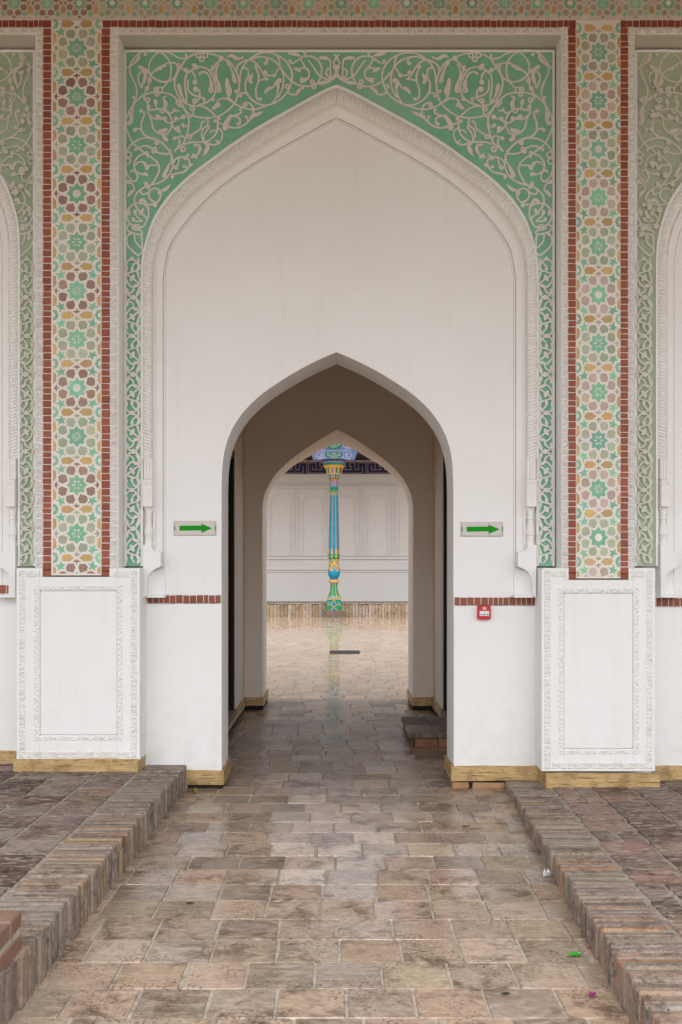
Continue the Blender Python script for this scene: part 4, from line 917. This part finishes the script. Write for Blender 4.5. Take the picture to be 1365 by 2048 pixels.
def tube(x0, x1, r, mat, nm, ring=0):
    mb = MB(); cx, cy = X(390, 6.35), Y(6.35); n = 16; rows = []
    for x, rr in ((x0, r), (x1, r)) if not ring else ((x0, r), (x1, r), (x1, r * .5), (x0, r * .5), (x0, r)):
        rows.append([(cx + x * .6 + rr * cos(2 * pi * k / n) * .35, cy - x * .8 + rr * cos(2 * pi * k / n) * .6, r + .002 + rr * sin(2 * pi * k / n)) for k in range(n)])
    mb.grid(rows, closed=True)
    if not ring: mb.poly(rows[0]); mb.poly(rows[-1])
    mb.build(nm, mat, cp)
tube(-.022, 0, .0105, 'capred', 'plug'); tube(.0, .022, .0135, 'cap', 'ring', 1)
# drain in the courtyard
dr = thing('drain_grate', 'dark iron drain grate set into the wet courtyard paving', 'drain', (X(690, 17.2), Y(17.2), 0))
gx0, gx1, gy0, gy1 = X(660, 17.2), X(720, 17.2), Y(16.9), Y(17.5)
mb = MB(); mb.box(gx0, gx1, gy0, gy0 + .05, -.02, .006, bev=.002); mb.box(gx0, gx1, gy1 - .05, gy1, -.02, .006, bev=.002); mb.box(gx0, gx0 + .04, gy0 + .05, gy1 - .05, -.02, .006); mb.box(gx1 - .04, gx1, gy0 + .05, gy1 - .05, -.02, .006); mb.build('frame', 'iron', dr)
mb = MB(); mb.poly([(gx0 + .03, gy0 + .03, .001), (gx1 - .03, gy0 + .03, .001), (gx1 - .03, gy1 - .03, .001), (gx0 + .03, gy1 - .03, .001)])
for i in range(7): mb.box(gx0 + .07 + i * .06, gx0 + .09 + i * .06, gy0 + .05, gy1 - .05, .001, .005)
mb.build('bars', 'iron', dr)

# ================================================================== FAR SIDE OF THE COURTYARD
DT, DW = 30.4, 33.0
zt = Z(1208, DT)
mb = MB(); mb.box(-9, 9, Y(DT) + .06, Y(DW) + .5, -.05, zt, (.34, .29, .24)); struct(mb.build('terrace', 'kerb'))
mb = MB(); x = -6.5
while x < 6.5:
    w = R.uniform(.085, .12); c = vary(R.choice([(.42, .31, .21), (.47, .36, .26), (.35, .25, .16), (.45, .37, .29), (.39, .27, .165)]), .12, .05)
    mb.box(x + .004, x + w - .004, Y(DT), Y(DT) + .3, -.03, zt - R.uniform(.01, .03), c, .006, .002); x += w
struct(mb.build('terrace_kerb', 'kerb'))
mb = MB(); mb.box(-6.6, 6.6, Y(DT) - .005, Y(DT) + .35, zt - .012, zt + .03, (.34, .28, .22), .01); struct(mb.build('terrace_coping', 'kerb'))
cw = thing('courtyard_wall', 'white panelled gallery wall with a navy frieze on the far side of the courtyard', 'wall', (0, Y(DW), 0))
k = DW / F; XW = lambda px: (px - CX) * k; ZW = lambda py: EYE - (py - HY) * k; yw = Y(DW)
mb = MB(); mb.box(-8.5, 8.5, yw, yw + .4, 0, 5.9); mb.build('plaster', 'gallery', cw)
mb = MB()
for ya, yb, t in ((971, 974, .06), (966, 968, .03), (1111, 1112.5, .04), (1117.5, 1119, .05), (1138.5, 1140, .05), (1144, 1145, .03), (977, 978, .02)): mb.box(-8.4, 8.4, yw - t, yw, ZW(yb), ZW(ya), bev=.006)
mb.build('cornice', 'gallery', cw)
for i in range(-7, 8):
    c = XW(691 + i * 64.3)
    mb = MB()
    for off, wd in ((31.5 - 3.5, 1.2), (31.5 + 3.5, 1.2)): mb.box(c + (off - wd / 2) * k, c + (off + wd / 2) * k, yw - .028, yw, ZW(1110.5), ZW(979))
    hw = 20.5; A = [(-hw, 1110), (-hw, 1066), (-hw + 2.5, 1062), (-hw + .5, 1056), (-hw, 1050), (-hw, 1008), (-hw + 1.5, 1001), (-hw + 6, 996), (-hw + 13, 993.5), (0, 991.5)]
    A = A + [(-a, b) for a, b in A[::-1][1:]]
    for (a, b), (a2, b2) in zip(A, A[1:]):
        p, q = (c + a * k, ZW(b)), (c + a2 * k, ZW(b2)); l = math.dist(p, q) or 1; nx, nz = -(q[1] - p[1]) / l * .014, (q[0] - p[0]) / l * .014
        mb.extrude([(p[0] + nx, p[1] + nz), (q[0] + nx, q[1] + nz), (q[0] - nx, q[1] - nz), (p[0] - nx, p[1] - nz)], yw - .024, yw)
    mb.build('blind_niche', 'gallery', cw)
# navy band with a square key pattern
mb = MB(); zb0, zb1 = ZW(948), ZW(924.5); NV, GD = (.016, .018, .085), (.48, .37, .28)
mb.box(-8.4, 8.4, yw - .03, yw, zb0, zb1, NV)
U = (zb1 - zb0) / 7.0
KEY = ["1111101111011111", "1000101001010001", "1010101101010101", "1010100101010101", "1011111101110101", "1000000000000101", "1111111111111101"]
mb2 = MB()
for rep in range(-8, 8):
    for j, row in enumerate(KEY):
        for i, ch in enumerate(row):
            if ch == '1':
                x = (rep * 16 + i) * U * 1.1; z = zb1 - (j + .5) * U
                right = i + 1 < 16 and row[i + 1] == '1'; down = j + 1 < 7 and KEY[j + 1][i] == '1'
                t = U * .2
                if right: mb2.box(x - t, x + U * 1.1 + t, yw - .036, yw - .028, z - t, z + t, GD)
                if down: mb2.box(x - t, x + t, yw - .0365, yw - .0285, z - U - t, z + t, GD)
fz_ = mb.build('frieze', 'navy', cw); mb2.build('key_pattern', 'navy', fz_)
# painted ceiling of the gallery
mb = MB(); zc = 4.97; r3 = random.Random(4)
mb.box(-8.5, 8.5, Y(30.66), yw, zc, zc + .12, (.035, .018, .013))
for i in range(44):
    for j in range(6):
        x, y = -6.5 + i * .30, Y(31.0) + j * .4
        c = r3.choice([(.10, .03, .015), (.02, .05, .03), (.012, .02, .05), (.10, .06, .02)])
        n = 8; rr = .11
        mb.poly([(x + rr * (1 if q % 2 else .6) * cos(2 * pi * q / 16), y + rr * 1.6 * (1 if q % 2 else .6) * sin(2 * pi * q / 16), zc - .004) for q in range(16)], c)
        mb.box(x + .13, x + .17, y - .24, y + .24, zc - .03, zc, (.03, .02, .02))
struct(mb.build('gallery_ceiling', 'navy', recalc=False))
mb = MB(); mb.box(-8.5, 8.5, Y(30.05), Y(30.65), 5.43, 5.9, (.05, .09, .2)); mb.box(-8.6, 8.6, Y(27.3), yw, 5.91, 6.05, (.2, .13, .09)); struct(mb.build('gallery_beam', 'navy'))  # beam, plus an unseen roof overhang added to shade the gallery wall

# painted column
col = thing('painted_column', 'slender turquoise and gold carved column with a green base, on the far side of the courtyard', 'column', (X(668.5, DT), Y(DT) - .12, 0))
kc = 30.3 / F; cxx, cyy = X(668.5, 30.3), Y(30.3); zc_ = lambda py: EYE - (py - HY) * kc
BL, TU, GR, OR, LI, MA, BR, ST = (.0, .17, .33), (.0, .25, .40), (.0, .24, .10), (.66, .36, .07), (.17, .22, .56), (.13, .012, .03), (.22, .09, .06), (.17, .12, .09)
LB = (.05, .28, .50)
mb = MB(); mb.box(cxx - 24 * kc, cxx + 24 * kc, cyy - .42, cyy + .3, -.02, zc_(1223), ST, .02, .004); mb.box(cxx - 19 * kc, cxx + 19 * kc, cyy - .36, cyy + .3, zc_(1223), zc_(1220.3), (.26, .19, .15), .012)
mb.build('plinth', 'kerb', col)
mb = MB(); h = 14.0 * kc; z0, z1 = zc_(1220.3), zc_(1199); fy = cyy - h
mb.box(cxx - h, cxx + h, cyy - h, cyy + h, z0, z1, GR, .006)
mb.box(cxx - h - .012, cxx + h + .012, cyy - h - .012, cyy + h + .012, z1, zc_(1197), OR, .006)
bp = mb.build('base', 'gloss', col)
mb = MB(); zm = z0 + (z1 - z0) * .52; zq = z0 + (z1 - z0) * .33
def flat(pts, c, l): mb.poly([(cxx + a * h, fy - l, z) for a, z in pts], c)
flat([(0, z1 - .01), (.36, zm), (0, zq), (-.36, zm)], BL, .004); flat([(-.42, z0 + .006), (.42, z0 + .006), (0, zq - .03)], BL, .004)
for sg in (-1, 1): flat([(sg * .95, zm + .02), (sg * .45, zm + .02), (sg * .7, z1 - .03)], LB, .004)
def bar(a, b, w=.045):
    (x0, za), (x1, zb_) = a, b; dx, dz = (x1 - x0) * h, zb_ - za; l = sqrt(dx * dx + dz * dz); nx, nz = -dz / l * w * h, dx / l * w * h
    mb.poly([(cxx + x0 * h + nx, fy - .006, za + nz), (cxx + x1 * h + nx, fy - .006, zb_ + nz), (cxx + x1 * h - nx, fy - .006, zb_ - nz), (cxx + x0 * h - nx, fy - .006, za - nz)], OR)
for sg in (-1, 1): bar((0, z1), (sg * .4, zm)); bar((sg * .4, zm), (sg * .98, zm)); bar((sg * .4, zm), (0, zq)); bar((0, zq), (sg * .45, z0))
mb.build('diamond_pattern', 'gloss', bp, recalc=False)
def stripes(n, cyc): return lambda i, j: cyc[j % len(cyc)]
def lobed(prof, n, amp, cols, per):
    """lathe with lobes; per = segments in one lobe"""
    mb = MB(); rows = []; N = n * per
    for r, z in prof: rows.append([(cxx + r * (1 - amp * (1 - sin(pi * (k % per) / per))) * cos(2 * pi * k / N - pi / 2 - pi / n), cyy + r * (1 - amp * (1 - sin(pi * (k % per) / per))) * sin(2 * pi * k / N - pi / 2 - pi / n), z) for k in range(N)])
    mb.grid(rows, cols, True); mb.poly(rows[0][::-1], (.1, .1, .1)); mb.poly(rows[-1], (.1, .1, .1)); return mb
# vase-shaped foot
vp = [(13.6, 1197), (13.2, 1194.5), (11.5, 1191), (9.4, 1186), (7.8, 1180), (7.0, 1174), (7.4, 1169), (8.4, 1166.5), (9.0, 1165)]
def vcol(i, j):
    m = j % 6
    if i >= 7: return BL
    if i == 6: return OR if m in (0, 3, 5) else BL
    if i == 0: return LB if m not in (2, 3) else OR
    if m == 0: return OR
    return GR if i > 1 else (.10, .36, .22)
lobed([(r * kc, zc_(y)) for r, y in vp], 8, .05, vcol, 6).build('vase', 'gloss', col)
mb = MB(); mb.lathe([(9.9 * kc, zc_(1165)), (9.9 * kc, zc_(1159.2))], cxx, cyy, 12, OR); mb.lathe([(7.5 * kc, zc_(1159.2)), (8.2 * kc, zc_(1156.4)), (7.0 * kc, zc_(1155.4))], cxx, cyy, 24, BL); mb.build('ring', 'gloss', col)
bpz = [(7.5, 1156), (10, 1153.5), (11.6, 1150), (12.1, 1146), (12.0, 1142), (11.6, 1138), (11.1, 1134), (10.7, 1130), (10.4, 1126), (10.1, 1122), (10.0, 1118)]
def bcol(i, j):
    if i < 4: return TU
    if i == 4: return OR if j % 6 in (0, 1, 5) else TU
    q = (abs(j % 6 - 3) + i) % 3; return OR if q == 0 else ((BL, GR, (.25, .32, .10))[(i + (j // 6)) % 3] if q == 1 else OR if (i + j) % 4 else BL)
mb = MB(); mb.lathe([(r * kc, zc_(y)) for r, y in bpz], cxx, cyy, 36, bcol); mb.build('bulb', 'gloss', col, True)
def ccol(i, j): return OR if (i == 1 and j % 6 in (2, 3)) else GR
mb = MB(); mb.lathe([(10.4 * kc, zc_(1118)), (11.8 * kc, zc_(1116)), (11.8 * kc, zc_(1110.5)), (11.2 * kc, zc_(1108.5))], cxx, cyy, 48, ccol, -pi / 2); mb.build('collar', 'gloss', col)
sp = [(11.2, 1109), (11.2, 1106), (11.1, 1103), (10.9, 1098), (10.6, 1080), (10.2, 1060), (9.7, 1040), (9.2, 1020), (8.7, 1003), (8.35, 991), (8.25, 988), (8.2, 985), (8.1, 981), (8.0, 974.5)]
def scol(i, j):
    m = (j % 12) * 8 // 12 if (i < 3 or i >= 9) else (0 if j % 12 in (0, 11) else 3 if 2 < j % 12 < 9 else 1)
    if i == 0: return BL if m in (2, 3, 4, 5) else OR
    if i in (1, 2): return OR if m in (0, 1, 6, 7) else BL
    if i < 9: return OR if m in (0, 7) else ((TU, BL)[m in (1, 6)])
    if i == 9: return OR if m in (0, 1, 6, 7) else TU
    if i == 10: return OR if m in (1, 2, 5, 6) else (TU if m in (3, 4) else GR)
    if i == 11: return OR if m in (3, 4) else GR
    return GR
lobed([(r * kc, zc_(y)) for r, y in sp], 8, .055, scol, 12).build('shaft', 'gloss', col)
mb = MB()
def tier(prof, cols, n, a0=0): mb.lathe([(r * kc, zc_(y)) for r, y in prof], cxx, cyy, n, cols, a0)
tier([(7.9, 974.5), (8.1, 972)], LI, 32); tier([(8.0, 972), (8.4, 962)], lambda i, j: (OR, LI, LI, OR, BL, LI)[j % 6] if i == 0 else LI, 48)
tier([(9.2, 961.5), (10.0, 960), (10.2, 957)], lambda i, j: OR if i == 0 else (OR, MA, MA)[j % 3], 36); tier([(10.2, 957), (11.0, 950), (11.0, 948.8)], lambda i, j: OR if (i == 1 or j % 3 == 0) else (BL, GR, LI)[(j // 3) % 3], 36)
tier([(15.6, 949.3), (16.2, 948)], (.60, .50, .46), 32); tier([(15.8, 948), (17.4, 939)], lambda i, j: OR if j % 4 in (0, 3) else (LI, GR, MA, GR)[(j // 4) % 4], 48, .06)
tier([(17.4, 939), (18.0, 937)], lambda i, j: OR if j % 4 in (0, 3) else (LI, GR, MA, GR)[(j // 4) % 4], 48, .06); tier([(18.6, 937), (21.0, 933.5), (22, 931.5)], OR, 32)
for r, ya, yb, c in ((22.2, 931.5, 926.8, GR), (23.4, 926.8, 924.4, LI), (25.0, 924.4, 922.6, BR)): rows = [[(cxx + rr * kc * (1 if q % 4 < 2 else .90) * cos(q * pi / 12 + .13), cyy + rr * kc * (1 if q % 4 < 2 else .90) * sin(q * pi / 12 + .13), zc_(yq)) for q in range(24)] for rr, yq in ((r, ya), (r + 1.0, yb))]; mb.grid(rows, c, True); mb.poly(rows[0][::-1], c); mb.poly(rows[1], c)
tier([(19, 922.6), (16, 920.5)], (.02, .015, .015), 12)
cap_ = mb.build('capital', 'gloss', col)
# impost block with painted scrolls
BU, GN, WH = (.16, .25, .66), (.02, .30, .16), (.72, .78, .86)
zi0, zi1, zi2 = zc_(920.5), zc_(904), 5.42; yi0, yi1 = cyy - .30, cyy + .30
mb = MB(); pts = [(-40.5, zi0), (40.5, zi0), (47.5, zi1), (52, zc_(893)), (62, zi2), (-62, zi2), (-52, zc_(893)), (-47.5, zi1)]
mb.extrude([(cxx + a * kc, z) for a, z in pts], yi0, yi1, BU); mb.poly([(cxx + a * kc, yi1, z) for a, z in pts], BU)
im = mb.build('impost_block', 'gloss', col)
mb = MB()
for zlo, zhi in ((920, 906.5), (901, 884), (881, 866)):
    hs = [(-7, zlo), (7, zlo), (12, zlo - 3), (17, (zlo + zhi) / 2), (15, zhi), (-15, zhi), (-17, (zlo + zhi) / 2), (-12, zlo - 3)]
    mb.poly([(cxx + a * kc, yi0 - .003, zc_(b)) for a, b in hs], GN)
lf = [0]
def vine(pts, w=.95, c=WH):
    lf[0] += 1; pts = smooth(pts, 5); yy = yi0 - .006 - .0004 * (lf[0] % 20)
    for i, (p, q) in enumerate(zip(pts, pts[1:])):
        l = math.dist(p, q) or 1; nx, nz = -(q[1] - p[1]) / l * w / 2, (q[0] - p[0]) / l * w / 2
        mb.poly([(cxx + a * kc, yy, zc_(b)) for a, b in ((p[0] + nx, p[1] + nz), (q[0] + nx, q[1] + nz), (q[0] - nx, q[1] - nz), (p[0] - nx, p[1] - nz))], c)
for b0 in (912, 891, 872):
    for sg in (-1, 1):
        for cxv, rv in ((0, 4.4), (0, 2.2)): vine([(cxv + sg * rv * sin(a), b0 + 1 + rv * 1.25 * cos(a)) for a in (pi * q / 8 for q in range(9))])
        vine([(sg * 5, b0 + 6), (sg * 8, b0 + 2), (sg * 9, b0 - 3), (sg * 13, b0 - 5)]); vine([(sg * 9, b0), (sg * 12, b0 + 2), (sg * 12, b0 - 2)])
        vine([(sg * 17, b0 + 7), (sg * 20, b0), (sg * 19, b0 - 6), (sg * 24, b0 - 9)])
        vine([(sg * (29 + 6 * cos(a)), b0 + 7 * sin(a)) for a in (2 * pi * q / 14 for q in range(15))]); vine([(sg * (29 + 3 * cos(a)), b0 + 1 + 3.4 * sin(a)) for a in (2 * pi * q / 10 for q in range(11))])
        vine([(sg * 22, b0 + 8), (sg * 25, b0 + 3), (sg * 23, b0 - 4)]); vine([(sg * 36, b0 + 7), (sg * 38, b0), (sg * 42, b0 - 7)], 1.0, (.5, .55, .3))
        vine([(sg * 18, b0 + 4), (sg * 24, b0 + 8), (sg * 34, b0 + 8)]); vine([(0, b0 - 9), (sg * 12, b0 - 8), (sg * 22, b0 - 10), (sg * 36, b0 - 9)], .9)
mb.build('scroll_pattern', 'gloss', im, recalc=False)

# ================================================================== ROOF OVER THE PORTICO (keeps the sky off the upper wall)
PORT_D, PORT_Z = 5.0, 5.6
mb = MB(); mb.box(-9, 9, -PORT_D, YF - .002, PORT_Z, PORT_Z + .2)
for i in range(34): mb.box(-6.4 + i * .39, -6.28 + i * .39, -PORT_D + .02, YF - .01, PORT_Z - .12, PORT_Z - .001, bev=.01)
mb.box(-9, 9, -PORT_D - .16, -PORT_D + .02, PORT_Z - .58, PORT_Z + .2, bev=.01)  # unseen eave beam, added to cut sky light from the upper wall
struct(mb.build('portico_ceiling', 'ceil'))

# ================================================================== LIGHT AND CAMERA
wd = bpy.data.worlds.new('World'); SC.world = wd; wd.use_nodes = True; nt = wd.node_tree; nt.nodes.clear()
sky = nt.nodes.new('ShaderNodeTexSky'); sky.sky_type = 'NISHITA'; sky.sun_disc = False
SUN_EL, SUN_AZ = radians(60), radians(180)
sky.sun_elevation = SUN_EL; sky.sun_rotation = SUN_AZ; sky.air_density = 1.0; sky.dust_density = 2.0; sky.ozone_density = 1.0
hs = nt.nodes.new('ShaderNodeHueSaturation'); hs.inputs['Saturation'].default_value = .22
bg = nt.nodes.new('ShaderNodeBackground'); bg.inputs[1].default_value = .345; ow = nt.nodes.new('ShaderNodeOutputWorld')
nt.links.new(sky.outputs[0], hs.inputs['Color']); nt.links.new(hs.outputs[0], bg.inputs[0]); nt.links.new(bg.outputs[0], ow.inputs[0])
sl = bpy.data.lights.new('sun', 'SUN'); sl.energy = 2.05; sl.angle = radians(90); sl.color = (.97, .985, 1)
so = bpy.data.objects.new('sun', sl); COL.objects.link(so); so.rotation_euler = (radians(90) - SUN_EL, 0, 0)
cam = bpy.data.cameras.new('camera'); co = bpy.data.objects.new('camera', cam); COL.objects.link(co); SC.camera = co
co.location = (0, -D0, EYE); co.rotation_euler = (radians(90), 0, 0)
cam.sensor_fit = 'VERTICAL'; cam.sensor_height = 36; cam.sensor_width = 24; cam.lens = F / 2048 * 36
cam.shift_x = (682.5 - CX) / 2048; cam.shift_y = (HY - 1024) / 2048; cam.clip_end = 600; cam.clip_start = .05
SC.view_settings.view_transform = 'Standard'; SC.view_settings.look = 'None'; SC.view_settings.exposure = 0
SC.cycles.max_bounces = 10; SC.cycles.diffuse_bounces = 7
SC.cycles.use_denoising = True
